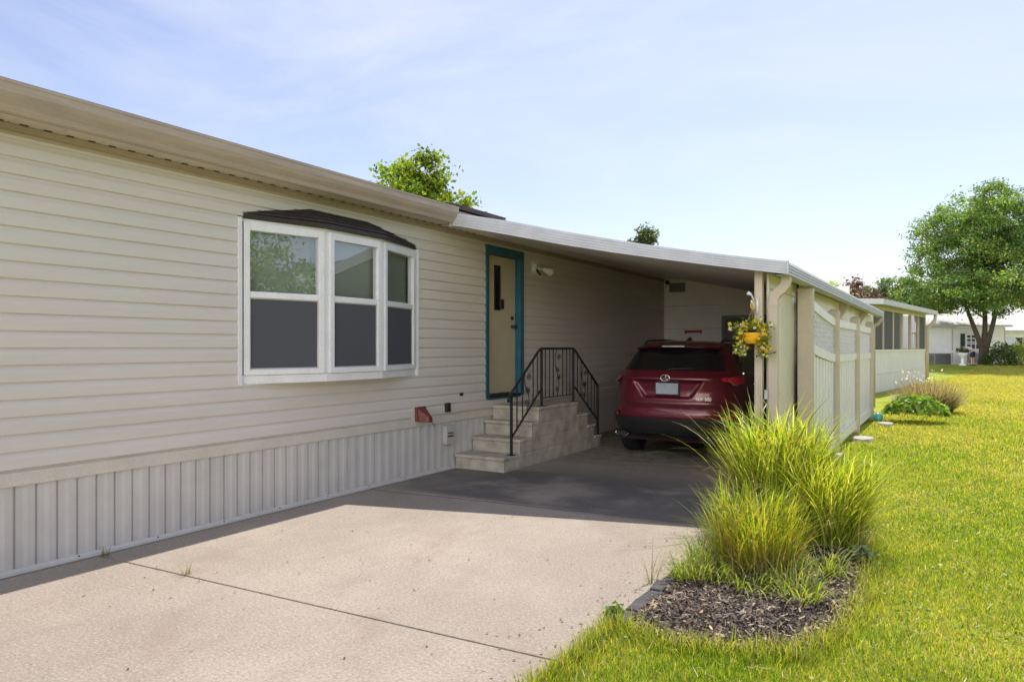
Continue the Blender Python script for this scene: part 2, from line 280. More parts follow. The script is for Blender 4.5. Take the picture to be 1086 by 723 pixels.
# ------------------------------------------------------------------ object helpers
ORG = {}
def tag(o, label=None, cat=None, group=None, kind=None):
    if label: o['label'] = label
    if cat: o['category'] = cat
    if group: o['group'] = group
    if kind: o['kind'] = kind
    return o
def thing(name, label, cat, loc=(0, 0, 0), rz=0.0, group=None, local=False):
    o = bpy.data.objects.new(name, None); COL.objects.link(o); o.location = loc; o.rotation_euler = (0, 0, rz)
    o.empty_display_size = 0.2
    tag(o, label, cat, group); ORG[o.name] = Vector((0, 0, 0)) if local else Vector(loc)
    return o
def link(name, me, parent=None, material=None):
    o = bpy.data.objects.new(name, me); COL.objects.link(o)
    if parent is not None: o.parent = parent
    if material is not None: me.materials.append(material)
    return o
class MB:
    def __init__(s): s.v = []; s.f = []
    def quad(s, a, b, c, d):
        n = len(s.v); s.v += [tuple(a), tuple(b), tuple(c), tuple(d)]; s.f.append((n, n+1, n+2, n+3)); return s
    def poly(s, pts):
        n = len(s.v); s.v += [tuple(p) for p in pts]; s.f.append(tuple(range(n, n+len(pts)))); return s
    def box(s, a, b):
        x0, y0, z0 = (min(a[i], b[i]) for i in range(3)); x1, y1, z1 = (max(a[i], b[i]) for i in range(3))
        n = len(s.v); s.v += [(x0, y0, z0), (x1, y0, z0), (x1, y1, z0), (x0, y1, z0), (x0, y0, z1), (x1, y0, z1), (x1, y1, z1), (x0, y1, z1)]
        s.f += [tuple(n+i for i in q) for q in ((0, 3, 2, 1), (4, 5, 6, 7), (0, 1, 5, 4), (1, 2, 6, 5), (2, 3, 7, 6), (3, 0, 4, 7))]; return s
    def hexa(s, bot, top):
        n = len(s.v); s.v += [tuple(p) for p in bot]+[tuple(p) for p in top]; k = len(bot)
        s.f.append(tuple(n+i for i in reversed(range(k)))); s.f.append(tuple(n+k+i for i in range(k)))
        for i in range(k): j = (i+1) % k; s.f.append((n+i, n+j, n+k+j, n+k+i))
        return s
    def obox(s, p, q, w, h, up=(0, 0, 1)):
        """bar from p to q with width w (sideways) and height h (along up)"""
        p, q = Vector(p), Vector(q); d = (q-p).normalized(); u = Vector(up); sd_ = d.cross(u).normalized(); u = sd_.cross(d).normalized()
        c = [sd_*(-w/2)+u*(-h/2), sd_*(w/2)+u*(-h/2), sd_*(w/2)+u*(h/2), sd_*(-w/2)+u*(h/2)]
        return s.hexa([p+x for x in c], [q+x for x in c])
    def tube(s, pts, rad, n=8, cap=True):
        pts = [Vector(p) for p in pts]; rad = [rad]*len(pts) if not hasattr(rad, '__len__') else rad
        base = len(s.v); up = Vector((0.123, 0.311, 0.943))
        for i, p in enumerate(pts):
            d = (pts[min(i+1, len(pts)-1)]-pts[max(i-1, 0)])
            d = d.normalized() if d.length > 1e-9 else Vector((0, 0, 1))
            if abs(d.dot(up)) > 0.97: up = Vector((0.9, 0.3, 0.1)).normalized()
            a = d.cross(up).normalized(); b_ = d.cross(a).normalized(); up = a.cross(d).normalized() if True else up
            for k_ in range(n):
                an = 2*math.pi*k_/n; s.v.append(tuple(p+a*(math.cos(an)*rad[i])+b_*(math.sin(an)*rad[i])))
        for i in range(len(pts)-1):
            for k_ in range(n):
                q = (k_+1) % n; s.f.append((base+i*n+k_, base+i*n+q, base+(i+1)*n+q, base+(i+1)*n+k_))
        if cap:
            s.f.append(tuple(base+k_ for k_ in reversed(range(n)))); s.f.append(tuple(base+(len(pts)-1)*n+k_ for k_ in range(n)))
        return s
    def extrude(s, prof, axis_fn, t0, t1, closed=False):
        """sweep a 2-D profile [(a,b)] from t0 to t1; axis_fn(a,b,t)->xyz"""
        n = len(s.v); k = len(prof)
        s.v += [axis_fn(a, b_, t0) for a, b_ in prof]+[axis_fn(a, b_, t1) for a, b_ in prof]
        for i in range(k if closed else k-1): j = (i+1) % k; s.f.append((n+i, n+j, n+k+j, n+k+i))
        if closed: s.f.append(tuple(n+i for i in reversed(range(k)))); s.f.append(tuple(n+k+i for i in range(k)))
        return s
    def lathe(s, prof, c=(0, 0, 0), n=20, axis='z'):
        base = len(s.v)
        for r_, h in prof:
            for k_ in range(n):
                a = 2*math.pi*k_/n; x, y = r_*math.cos(a), r_*math.sin(a)
                p = (x, y, h) if axis == 'z' else ((h, x, y) if axis == 'x' else (x, h, y))
                s.v.append((p[0]+c[0], p[1]+c[1], p[2]+c[2]))
        for i in range(len(prof)-1):
            for k_ in range(n):
                q = (k_+1) % n; s.f.append((base+i*n+k_, base+i*n+q, base+(i+1)*n+q, base+(i+1)*n+k_))
        s.f.append(tuple(base+k_ for k_ in reversed(range(n)))); s.f.append(tuple(base+(len(prof)-1)*n+k_ for k_ in range(n)))
        return s
    def grid(s, fn, us, vs):
        n = len(s.v); nu, nv = len(us), len(vs)
        s.v += [tuple(fn(u, v)) for v in vs for u in us]
        for j in range(nv-1):
            for i in range(nu-1): s.f.append((n+j*nu+i, n+j*nu+i+1, n+(j+1)*nu+i+1, n+(j+1)*nu+i))
        return s
    def build(s, name, material, parent=None, smooth=False, bevel=0.0, auto=None, fixn=True):
        o_ = ORG.get(parent.name, Vector((0, 0, 0))) if parent is not None else Vector((0, 0, 0))
        me = bpy.data.meshes.new(name)
        me.from_pydata([(x-o_.x, y-o_.y, z-o_.z) for x, y, z in s.v], [], s.f)
        if fixn:
            bm = bmesh.new(); bm.from_mesh(me); bmesh.ops.recalc_face_normals(bm, faces=bm.faces); bm.to_mesh(me); bm.free()
        o = link(name, me, parent, material)
        if parent is not None: ORG[o.name] = o_
        else: ORG[o.name] = Vector((0, 0, 0))
        if smooth:
            me.polygons.foreach_set('use_smooth', [True]*len(me.polygons))
        if bevel:
            md = o.modifiers.new('bevel', 'BEVEL'); md.width = bevel; md.segments = 2; md.limit_method = 'ANGLE'; md.angle_limit = R(40)
        return o
def absorb(o, mb, material):
    """add surface detail to an existing part as faces with a second material"""
    me = o.data; off = ORG[o.name]; bm = bmesh.new(); bm.from_mesh(me); me.materials.append(material); mi = len(me.materials)-1
    vs = [bm.verts.new((x-off.x, y_-off.y, z-off.z)) for x, y_, z in mb.v]
    for f in mb.f:
        q = bm.faces.new([vs[i] for i in f]); q.material_index = mi
    bm.to_mesh(me); bm.free()
def np_mesh(name, V, F, tint, material, parent=None, org=None, smooth=False):
    """V (n,3), F (m,k) one face size, tint (n,3)"""
    me = bpy.data.meshes.new(name); V = np.asarray(V, np.float32)
    if org is not None: V = V-np.asarray(org, np.float32)
    F = np.asarray(F, np.int32); m_, k_ = F.shape
    me.vertices.add(len(V)); me.vertices.foreach_set('co', V.ravel())
    me.loops.add(m_*k_); me.loops.foreach_set('vertex_index', F.ravel())
    me.polygons.add(m_); me.polygons.foreach_set('loop_start', np.arange(0, m_*k_, k_, dtype=np.int32))
    me.polygons.foreach_set('loop_total', np.full(m_, k_, np.int32))
    if smooth: me.polygons.foreach_set('use_smooth', np.ones(m_, bool))
    me.update()
    a = me.color_attributes.new('tint', 'FLOAT_COLOR', 'POINT')
    c = np.ones((len(V), 4), np.float32); c[:, :3] = tint; a.data.foreach_set('color', c.ravel())
    return link(name, me, parent, material)

# ------------------------------------------------------------------ ground
def ground_z(x, y):
    t_ = np.clip((np.asarray(y, float)-45)/12.0, 0, 1); s_ = t_*t_*(3-2*t_)
    return -0.03+0.42*s_
ys = np.concatenate([np.linspace(-60, 0, 8), np.linspace(2, 44, 22), np.linspace(45, 60, 16), np.linspace(66, 900, 16)])
xs = np.concatenate([np.linspace(-600, -20, 10), np.linspace(-14, 30, 23), np.linspace(40, 600, 10)])
g = MB().grid(lambda x, y: (x, y, float(ground_z(x, y))), xs, ys)
tag(g.build('lawn', M['turf'], smooth=True), kind='structure')

# driveway: four slabs with real joints between them
dr = MB()
def slab(y0a, y0b, y1a, y1b, xa=0.06, xb=3.83):
    dr.hexa([(xa, y0a, -0.12), (xb, y0b, -0.12), (xb, y1b, -0.12), (xa, y1a, -0.12)], [(xa, y0a, 0), (xb, y0b, 0), (xb, y1b, 0), (xa, y1a, 0)])
slab(-6, -6, 3.03, 3.185)
slab(3.042, 3.197, 5.985, 6.315)
slab(6.03, 6.36, 8.75, 9.62)
slab(8.762, 9.632, 15.55, 15.55)
tag(dr.build('driveway', M['concrete'], bevel=0.006), kind='structure')
j = MB().hexa([(0.06, 5.987, -0.1), (3.83, 6.317, -0.1), (3.83, 6.358, -0.1), (0.06, 6.028, -0.1)], [(0.06, 5.987, -0.006), (3.83, 6.317, -0.006), (3.83, 6.358, -0.006), (0.06, 6.028, -0.006)])
tag(j.build('expansion_joint', M['slab_gap']), kind='structure')
tag(MB().box((0.0, -6, -0.2), (3.84, 15.5, -0.035)).build('soil_base', M['slab_gap']), kind='structure')

# ------------------------------------------------------------------ the home
HY0, HY1 = -7.0, 22.0
DY0, DY1 = 8.371, 9.319; DZ0, DZ1 = 0.82, 2.925
BA, BB, BC, BD = (0, 4.318), (0.23, 5.178), (0.23, 5.996), (0, 6.856)
home = thing('manufactured_home', 'long low cream home with horizontal siding, bay window and ribbed skirting', 'house', (0, 7.5, 0))
COURSE = 0.1185; Z0S = 0.715; NS = 20
def siding_strip(mb, y0, y1, za, zb):
    shape = [(0.0045, 0.0), (0.0185, 0.0012), (0.0205, 0.005), (0.0190, 0.072), (0.0165, 0.083), (0.0100, 0.094), (0.0060, 0.106), (0.0048, 0.1180)]
    prof = [(x, Z0S+k_*COURSE+dz) for k_ in range(NS) for x, dz in shape if za <= Z0S+k_*COURSE+dz <= zb]
    if prof[0][1] > za+0.001 and za > 0.5: prof.insert(0, (prof[0][0], za))
    if zb < 5: prof.append((prof[-1][0], zb))
    mb.extrude(prof, lambda a, b_, t_: (a, t_, b_), y0, y1)
sm = MB()
# butt joints between siding lengths as in a real wall; openings left out
for y0, y1, za, zb in ((HY0, 0.9, 0, 9), (0.9, BA[1]-0.0, 0, 9), (BA[1], BD[1], 0, 1.215), (BA[1], BD[1], 2.70, 9), (BD[1], 7.30, 0, 9), (7.30, DY0, 0, 9), (DY0, DY1, DZ1, 9), (DY0, DY1, 0, DZ0), (DY1, 12.4, 0, 9), (12.4, HY1, 0, 9)):
    siding_strip(sm, y0, y1, za, zb)
wall = sm.build('wall', M['siding'], home, fixn=False)
sh = MB()
sh.quad((-8, HY0, 0), (0.0, HY0, 0), (0.0, HY0, 3.1), (-8, HY0, 3.1)); sh.quad((-8, HY1, 0), (0.0, HY1, 0), (0.0, HY1, 3.1), (-8, HY1, 3.1))
sh.quad((-8, HY0, 0), (-8, HY1, 0), (-8, HY1, 3.1), (-8, HY0, 3.1)); sh.build('back_wall', M['siding'], home)
rm = MB(); rm.box((-3.2, 3.6, 0.75), (-0.03, 7.6, 0.79)); rm.box((-3.2, 3.6, 2.96), (-0.03, 7.6, 3.0)); rm.box((-3.24, 3.6, 0.79), (-3.2, 7.6, 2.96))
rm.box((-3.2, 3.56, 0.75), (-0.03, 3.6, 3.0)); rm.box((-3.2, 7.6, 0.75), (-0.03, 7.64, 3.0)); rm.build('interior_room', M['room'], home)
# bottom trim, skirting
MB().extrude([(0.002, 0.60), (0.022, 0.60), (0.024, 0.606), (0.024, 0.688), (0.018, 0.694), (0.002, 0.695), (0.001, 0.716)], lambda a, b_, t_: (a, t_, b_), HY0, HY1).build('bottom_trim', M['trim'], home)
pr = []; per = 0.1395
y = HY0
while y < HY1:
    pr += [(y, 0.002), (y+0.006, -0.010), (y+0.012, 0.003), (y+0.055, 0.004), (y+0.082, 0.010), (y+0.128, 0.010), (y+0.1385, 0.004)]
    y += per
MB().extrude(pr, lambda a, b_, t_: (b_, a, t_), 0.03, 0.605).build('skirting', M['skirt'], home)
track = MB().extrude([(0.011, 0.036), (0.016, 0.034), (0.024, 0.014), (0.027, -0.004), (0.012, -0.02)], lambda a, b_, t_: (a, t_, b_), HY0, HY1).build('skirting_track', M['skirt'], home)
sc = MB()
for k_ in range(18): sc.lathe([(0.007, 0.024), (0.006, 0.031)], (-0.008, 1.05+k_*0.62, 0.022), 8, 'x')
absorb(track, sc, M['iron'])
# frieze, soffit, fascia + gutter, roof
MB().extrude([(0.004, 2.985), (0.022, 2.99), (0.030, 3.01), (0.022, 3.026), (0.022, 3.045), (0.05, 3.052), (0.05, 3.062)], lambda a, b_, t_: (a, t_, b_), HY0, HY1).build('frieze_trim', M['gutter'], home)
sf = []
yy = HY0
while yy < HY1: sf += [(yy, 3.064), (yy+0.008, 3.072), (yy+0.016, 3.064), (yy+0.30, 3.064)]; yy += 0.304
soffit = MB().extrude(sf, lambda a, b_, t_: (t_, a, b_), 0.0, 0.25).build('soffit', M['trim'], home)
vt = MB()
for k_ in range(60): vt.box((0.06, -1+k_*0.152, 3.058), (0.075, -1+k_*0.152+0.05, 3.0635))
absorb(soffit, vt, M['iron'])
gt = MB(); gy1 = 7.22
gp = [(0.25, 3.06), (0.285, 3.055), (0.30, 3.065), (0.315, 3.10), (0.345, 3.14), (0.362, 3.175), (0.365, 3.225), (0.372, 3.232), (0.372, 3.248), (0.350, 3.250), (0.345, 3.235), (0.25, 3.235)]
gt.extrude(gp, lambda a, b_, t_: (a, t_, b_), HY0, gy1, closed=True)
gt.build('gutter', M['gutter'], home)
for yv in (1.5, 4.55): MB().extrude([(a+0.003 if a > 0.26 else a, b_-0.003 if b_ < 3.2 else b_+0.002) for a, b_ in gp], lambda a, b_, t_: (a, t_, b_), yv, yv+0.05, closed=True).build('gutter_joint', M['gutter'], home)
MB().box((0.235, HY0, 3.06), (0.249, HY1, 3.24)).build('fascia', M['gutter'], home)
rf = MB()
rf.hexa([(0.30, HY0-0.2, 3.252), (-4.2, HY0-0.2, 4.20), (-4.2, HY1+0.2, 4.20), (0.30, HY1+0.2, 3.252)], [(0.30, HY0-0.2, 3.275), (-4.2, HY0-0.2, 4.225), (-4.2, HY1+0.2, 4.225), (0.30, HY1+0.2, 3.275)])
rf.quad((-4.2, HY0-0.2, 4.225), (-8.6, HY0-0.2, 3.27), (-8.6, HY1+0.2, 3.27), (-4.2, HY1+0.2, 4.225))
roof = rf.build('roof', M['shingle'], home)
MB().hexa([(0.30, 7.24, 3.276), (-0.5, 7.24, 3.445), (-0.5, 8.4, 3.445), (0.30, 8.4, 3.276)], [(0.32, 7.24, 3.30), (-0.5, 7.24, 3.47), (-0.5, 8.4, 3.47), (0.32, 8.4, 3.30)]).build('roof_flashing', M['shingle'], roof)

# bay window
bay = MB()
ring = [(0.0, 4.330), (0.222, 5.178), (0.222, 5.996), (0.0, 6.844)]
ZB0, ZB1 = 1.212, 2.70
def pr3(r_, z): return [(x, y_, z) for x, y_ in r_]
bay.hexa(pr3(ring, ZB0), pr3(ring, 1.292))                         # apron
bayo = bay.build('bay_window', M['white'], home, bevel=0.004)
MB().hexa(pr3(ring, 2.688), pr3(ring, 2.712)).build('head_board', M['white'], bayo)
def along(p, q, s_): return (p[0]+(q[0]-p[0])*s_, p[1]+(q[1]-p[1])*s_)
def face_frame(p, q, d0, d1):
    """window on the face p->q; d0/d1 metres left free at its ends"""
    p, q = Vector((*p, 0)), Vector((*q, 0)); ln = (q-p).length; d = (q-p)/ln; n = Vector((d.y, -d.x, 0))
    if n.x < 0: n = -n
    def at(s_, z, off): v = p+d*s_+n*off; return (v.x, v.y, z)
    def bar(mb, s0, s1, z0, z1, o0, o1):
        mb.hexa([at(s0, z0, o0), at(s1, z0, o0), at(s1, z0, o1), at(s0, z0, o1)], [at(s0, z1, o0), at(s1, z1, o0), at(s1, z1, o1), at(s0, z1, o1)])
    a, b_ = d0, ln-d1; st = 0.058
    fr = MB()
    bar(fr, a, a+st, 1.294, 2.686, -0.07, 0.012); bar(fr, b_-st, b_, 1.294, 2.686, -0.07, 0.012)
    bar(fr, a+st, b_-st, 1.294, 1.345, -0.07, 0.012); bar(fr, a+st, b_-st, 2.612, 2.686, -0.07, 0.012)
    bar(fr, a+st, b_-st, 2.0, 2.058, -0.05, 0.004)
    f = fr.build('window_frame', M['white'], bayo, bevel=0.004)
    up_ = MB(); up_.quad(at(a+st-0.004, 2.05, -0.025), at(b_-st+0.004, 2.05, -0.025), at(b_-st+0.004, 2.62, -0.025), at(a+st-0.004, 2.62, -0.025)); up_.build('pane', M['glass'], bayo)
    lo = MB(); lo.quad(at(a+st-0.004, 1.34, -0.043), at(b_-st+0.004, 1.34, -0.043), at(b_-st+0.004, 2.005, -0.043), at(a+st-0.004, 2.005, -0.043)); lo.build('pane', M['glass'], bayo)
    s2 = MB(); bar(s2, a+st+0.012, b_-st-0.012, 1.357, 1.99, -0.016, -0.013); s2.build('insect_screen', M['screen'], bayo)
    s3 = MB()
    for q0, q1, z0, z1 in ((a+st, a+st+0.012, 1.345, 2.0), (b_-st-0.012, b_-st, 1.345, 2.0), (a+st+0.012, b_-st-0.012, 1.345, 1.357), (a+st+0.012, b_-st-0.012, 1.99, 2.0)):
        bar(s3, q0, q1, z0, z1, -0.02, -0.008)
    s3.build('screen_frame', M['grey_box'], bayo)
    bl = MB(); bar(bl, a+0.02, b_-0.02, 2.06, 2.70, -0.105, -0.10); bl.build('roller_shade', M['shade'], bayo)
face_frame(BA, BB, 0.045, 0.035); face_frame(BB, BC, 0.03, 0.03); face_frame(BC, BD, 0.035, 0.045)
for (x, y_) in (BB, BC):
    MB().box((x-0.06, y_-0.032, 1.294), (x-0.012, y_+0.032, 2.686)).build('mullion_post', M['white'], bayo, bevel=0.004)
for (x, y_, s_) in ((0.0, 4.318, -1), (0.0, 6.856, 1)):
    MB().box((-0.08, y_-0.02, 1.205), (0.028, y_+0.02, 2.72)).build('side_trim', M['white'], bayo, bevel=0.003)
cn = MB()
A_, B_, C_, D_ = (0.0, 4.285), (0.275, 5.17), (0.275, 6.004), (0.0, 6.885)
lo = [(*A_, 2.714), (*B_, 2.714), (*C_, 2.714), (*D_, 2.714)]; hi = [(x, y_, 2.758) for x, y_, _ in lo]
cn.hexa(lo, hi); canopy_trim = cn.build('canopy_trim', M['brown_trim'], bayo, bevel=0.004)
ct = MB(); H1, H2 = (0.02, 5.16, 2.925), (0.02, 5.985, 2.92)
e4 = [(x+0.008, y_, 2.762) for x, y_, _ in lo]
ct.poly([e4[0], e4[1], H1]); ct.poly([e4[1], e4[2], H2, H1]); ct.poly([e4[2], e4[3], H2]); ct.poly([e4[0], H1, H2, e4[3]])
ct.build('canopy_roof', M['brown'], bayo)
cs = MB()
for k_ in range(1, 4):
    f_ = k_/4.0
    P = [Vector(e4[0]).lerp(Vector(H1), f_), Vector(e4[1]).lerp(Vector(H1), f_), Vector(e4[2]).lerp(Vector(H2), f_), Vector(e4[3]).lerp(Vector(H2), f_)]
    for a, b_ in zip(P, P[1:]):
        a = a+Vector((0.004, 0, 0.004)); b_ = b_+Vector((0.004, 0, 0.004)); cs.obox(a, b_, 0.012, 0.003)
cs.build('shingle_course', M['brown'], bayo)

# door, frame, lamp, boxes
FD = 0.085   # depth of the recessed door
df = MB()
df.box((-FD, DY0, DZ0+0.03), (0.03, DY0+0.05, DZ1)); df.box((-FD, DY1-0.05, DZ0+0.03), (0.03, DY1, DZ1)); df.box((-FD, DY0+0.05, DZ1-0.075), (0.03, DY1-0.05, DZ1))
df.box((0.012, DY0-0.03, DZ0+0.03), (0.034, DY0-0.001, DZ1+0.03)); df.box((0.012, DY1+0.001, DZ0+0.03), (0.034, DY1+0.05, DZ1+0.03)); df.box((0.012, DY0-0.03, DZ1+0.001), (0.033, DY1+0.05, DZ1+0.04))
df.box((-FD, DY0+0.05, DZ0+0.0), (0.03, DY1-0.05, DZ0+0.028))
door_frame = df.build('door_frame', M['teal'], home, bevel=0.004)
MB().box((-FD+0.005, DY0+0.051, DZ0+0.03), (0.04, DY1-0.051, DZ0+0.055)).build('threshold', M['iron'], home)
door = MB().box((-FD-0.02, DY0+0.052, DZ0+0.075), (-FD+0.022, DY1-0.052, DZ1-0.078)).build('door', M['door'], home, bevel=0.004)
gl = MB().box((-FD+0.0225, 8.70, 2.09), (-FD+0.026, 8.83, 2.70)).build('door_window', M['carglass'], door)
gb = MB()
for y0, y1, z0, z1 in ((8.685, 8.70, 2.075, 2.715), (8.83, 8.845, 2.075, 2.715), (8.70, 8.83, 2.075, 2.09), (8.70, 8.83, 2.70, 2.715)): gb.box((-FD+0.022, y0, z0), (-FD+0.034, y1, z1))
gb.build('window_frame', M['iron'], door)
hx = -FD+0.022
MB().lathe([(0.026, 0), (0.026, 0.008), (0.012, 0.012), (0.012, 0.04), (0.03, 0.048), (0.032, 0.07), (0.02, 0.082)], (hx, 9.17, 1.85), 16, 'x').build('door_knob', M['iron'], door, smooth=True)
MB().lathe([(0.03, 0), (0.03, 0.012), (0.018, 0.02), (0.01, 0.035)], (hx, 9.17, 1.975), 16, 'x').build('deadbolt', M['iron'], door, smooth=True)
sk = MB().box((hx, 8.87, 2.10), (hx+0.012, 8.94, 2.24)); sk.build('key_box', M['black'], door)
wl = MB().lathe([(0.075, 0.016), (0.075, 0.035), (0.05, 0.05), (0.02, 0.055)], (0, 9.72, 2.765), 20, 'x').build('wall_light', M['white'], home, smooth=True)
for dy, dz in ((0.16, 0.0),):
    MB().tube([(0.045, 9.74, 2.765), (0.09, 9.80, 2.745), (0.10, 9.84, 2.75)], 0.012, 8).build('arm', M['white'], wl, smooth=True)
    MB().tube([(0.10, 9.83, 2.75), (0.115, 9.87, 2.74), (0.15, 9.95, 2.72), (0.165, 9.985, 2.71)], [0.022, 0.035, 0.062, 0.066], 16).build('floodlight', M['white'], wl, smooth=True)
MB().tube([(0.045, 9.72, 2.74), (0.09, 9.74, 2.67), (0.10, 9.76, 2.66)], 0.016, 8).build('motion_sensor', M['iron'], wl, smooth=True)
MB().box((0.012, 9.62, 2.66), (0.024, 9.83, 2.87)).build('mounting_block', M['white'], wl, bevel=0.004)
vh = MB().box((0.012, 6.80, 0.665), (0.055, 6.98, 0.835)); vh.hexa([(0.055, 6.81, 0.67), (0.055, 6.97, 0.67), (0.055, 6.97, 0.82), (0.055, 6.81, 0.82)], [(0.19, 6.86, 0.655), (0.19, 6.93, 0.655), (0.19, 6.93, 0.71), (0.19, 6.86, 0.71)])
hood = vh.build('vent_hood', M['red_cover'], home, bevel=0.008)
MB().box((0.009, 6.745, 0.62), (0.020, 7.02, 0.87)).build('mounting_block', M['siding'], hood, bevel=0.004)
MB().tube([(0.19, 6.9, 0.66), (0.2, 6.93, 0.63), (0.18, 6.98, 0.60)], 0.004, 6).build('flap_wire', M['iron'], hood)
MB().box((0.012, 7.40, 0.73), (0.06, 7.48, 0.845)).build('outlet_box', M['black'], home, bevel=0.006)
MB().box((0.012, 7.735, 0.915), (0.028, 7.80, 0.955)).build('cable_clip', M['iron'], home, bevel=0.003)
ub = MB().box((0.012, 7.37, 0.33), (0.075, 7.53, 0.56)).build('utility_box', M['grey_box'], home, bevel=0.008)
absorb(ub, MB().box((0.0755, 7.39, 0.42), (0.079, 7.51, 0.44)).box((0.0755, 7.39, 0.46), (0.079, 7.51, 0.475)), M['iron'])
for (y_, z) in ((11.456, 2.436), (12.212, 0.963)):
    MB().lathe([(0.022, 0.01), (0.02, 0.03), (0.006, 0.035)], (0, y_, z), 12, 'x').build('wall_hook', M['white'], home, smooth=True)

# ------------------------------------------------------------------ concrete steps with iron railing
st = thing('concrete_steps', 'pale precast concrete steps with black iron railing below the teal door', 'steps', (0.4, 9, 0))
SX0, SX1 = 0.04, 0.765
levels = [(7.62, 0.185), (8.00, 0.37), (8.31, 0.56), (8.50, 0.75)]
down = [(9.66, 0.75), (10.02, 0.56), (10.26, 0.37), (10.50, 0.185)]
pts = [(7.62, -0.04)]
pz = -0.04
for y_, z in levels: pts += [(y_, z-0.045)] if False else [(y_, pz), (y_, z-0.045)]; pz = z-0.045
pz = 0.705
for (y_, z), nx in zip(down, [0.515, 0.325, 0.14, -0.04]): pts += [(y_, z-0.045), (y_, nx)]
cl_ = []
for p in pts:
    if not cl_ or (abs(p[0]-cl_[-1][0])+abs(p[1]-cl_[-1][1])) > 1e-6: cl_.append(p)
MB().extrude(cl_, lambda a, b_, t_: (t_, a, b_), SX0, SX1, closed=True).build('stair_block', M['steps'], st)
# relief blocks on the side face
rb = MB()
for row, (z0, z1) in enumerate(((0.02, 0.165), (0.185, 0.335), (0.355, 0.52), (0.54, 0.695))):
    lo_y = [7.66, 8.04, 8.35, 8.54][row]; hi_y = [10.46, 10.22, 9.98, 9.62][row]
    y_ = lo_y; random.seed(row+3)
    while y_ < hi_y-0.12:
        w_ = random.uniform(0.42, 0.75); y2 = min(y_+w_, hi_y)
        rb.hexa([(SX1, y_+0.010, z0), (SX1, y2-0.010, z0), (SX1, y2-0.010, z1), (SX1, y_+0.010, z1)], [(SX1+0.0035, y_+0.016, z0+0.006), (SX1+0.0035, y2-0.016, z0+0.006), (SX1+0.0035, y2-0.016, z1-0.006), (SX1+0.0035, y_+0.016, z1-0.006)])
        y_ = y2
rb.build('block_relief', M['steps'], st)
treads = [(7.59, 8.0, 0.185), (7.97, 8.31, 0.37), (8.28, 8.50, 0.56), (8.47, 9.69, 0.75), (9.66, 10.05, 0.56), (10.02, 10.29, 0.37), (10.26, 10.53, 0.185)]
for y0, y1, z in treads:
    MB().box((SX0-0.01, y0, z-0.045), (SX1+0.018, y1-0.002, z)).build('tread', M['steps'], st, bevel=0.012)
RX = 0.735
rail = MB()
tp = [(RX, 7.80, 0.925), (RX, 7.86, 0.985), (RX, 8.56, 1.505), (RX, 8.62, 1.53), (RX, 9.60, 1.53), (RX, 9.66, 1.50), (RX, 10.47, 0.94)]
rail.tube([(RX, 7.775, 0.86), (RX, 7.765, 0.90)]+tp, 0.017, 8)
railing = rail.build('railing', M['iron'], st, smooth=True)
for y_, z0, z1 in ((7.84, 0.185, 0.95), (8.63, 0.75, 1.52), (9.60, 0.75, 1.52), (10.46, 0.185, 0.94)):
    MB().box((RX-0.014, y_-0.014, z0), (RX+0.014, y_+0.014, z1)).box((RX-0.045, y_-0.045, z0), (RX+0.045, y_+0.045, z0+0.008)).build('post', M['iron'], railing)
for a, b_ in (((RX, 7.84, 0.40), (RX, 8.63, 0.99)), ((RX, 8.63, 0.86), (RX, 9.60, 0.86)), ((RX, 9.60, 0.99), (RX, 10.46, 0.40))):
    MB().obox(a, b_, 0.012, 0.024, (1, 0, 0)).build('lower_rail', M['iron'], railing)
def top_z(y_):
    return float(np.interp(y_, [7.80, 7.86, 8.56, 8.62, 9.60, 9.66, 10.47], [0.925, 0.985, 1.505, 1.53, 1.53, 1.50, 0.94]))
def low_z(y_):
    return float(np.interp(y_, [7.84, 8.63, 8.6301, 9.60, 9.6001, 10.46], [0.40, 0.99, 0.86, 0.86, 0.99, 0.40]))
bys = [7.98, 8.12, 8.40, 8.52, 8.74, 8.86, 8.97, 9.26, 9.38, 9.49, 9.74, 9.86, 10.10, 10.22, 10.34]
for y_ in bys:
    MB().box((RX-0.006, y_-0.006, low_z(y_)), (RX+0.006, y_+0.006, top_z(y_))).build('baluster', M['iron'], railing)
def spiral(mb, y_, z, r0, turns, a0, dirn):
    P = []
    for k_ in range(22):
        f_ = k_/21; a = a0+dirn*turns*2*math.pi*f_; rr = r0*(1-0.82*f_)
        P.append((RX, y_+rr*math.cos(a), z+rr*math.sin(a)))
    mb.tube(P, 0.0055, 6); return P[0]
def scroll(y_, z0, z1, k):
    mb = MB()
    zc = (z0+z1)/2; h = (z1-z0)
    for (dy, z, r0, a0, d_) in ((0.03, z1-0.10, 0.05, math.pi, 1), (-0.02, z1-0.28, 0.045, 0, -1), (0.02, z0+0.26, 0.045, math.pi, 1), (-0.03, z0+0.10, 0.05, 0, -1)):
        spiral(mb, y_+dy, z, r0, 1.6, a0, d_)
    P = [(RX, y_-0.03+0.06*math.sin(f_*math.pi*2), z0+h*f_) for f_ in np.linspace(0, 1, 20)]
    mb.tube(P, 0.006, 6); mb.build('scroll', M['iron'], railing)
for y_ in (8.26, 9.115, 9.98): scroll(y_, low_z(y_)+0.01, top_z(y_)-0.01, 0)

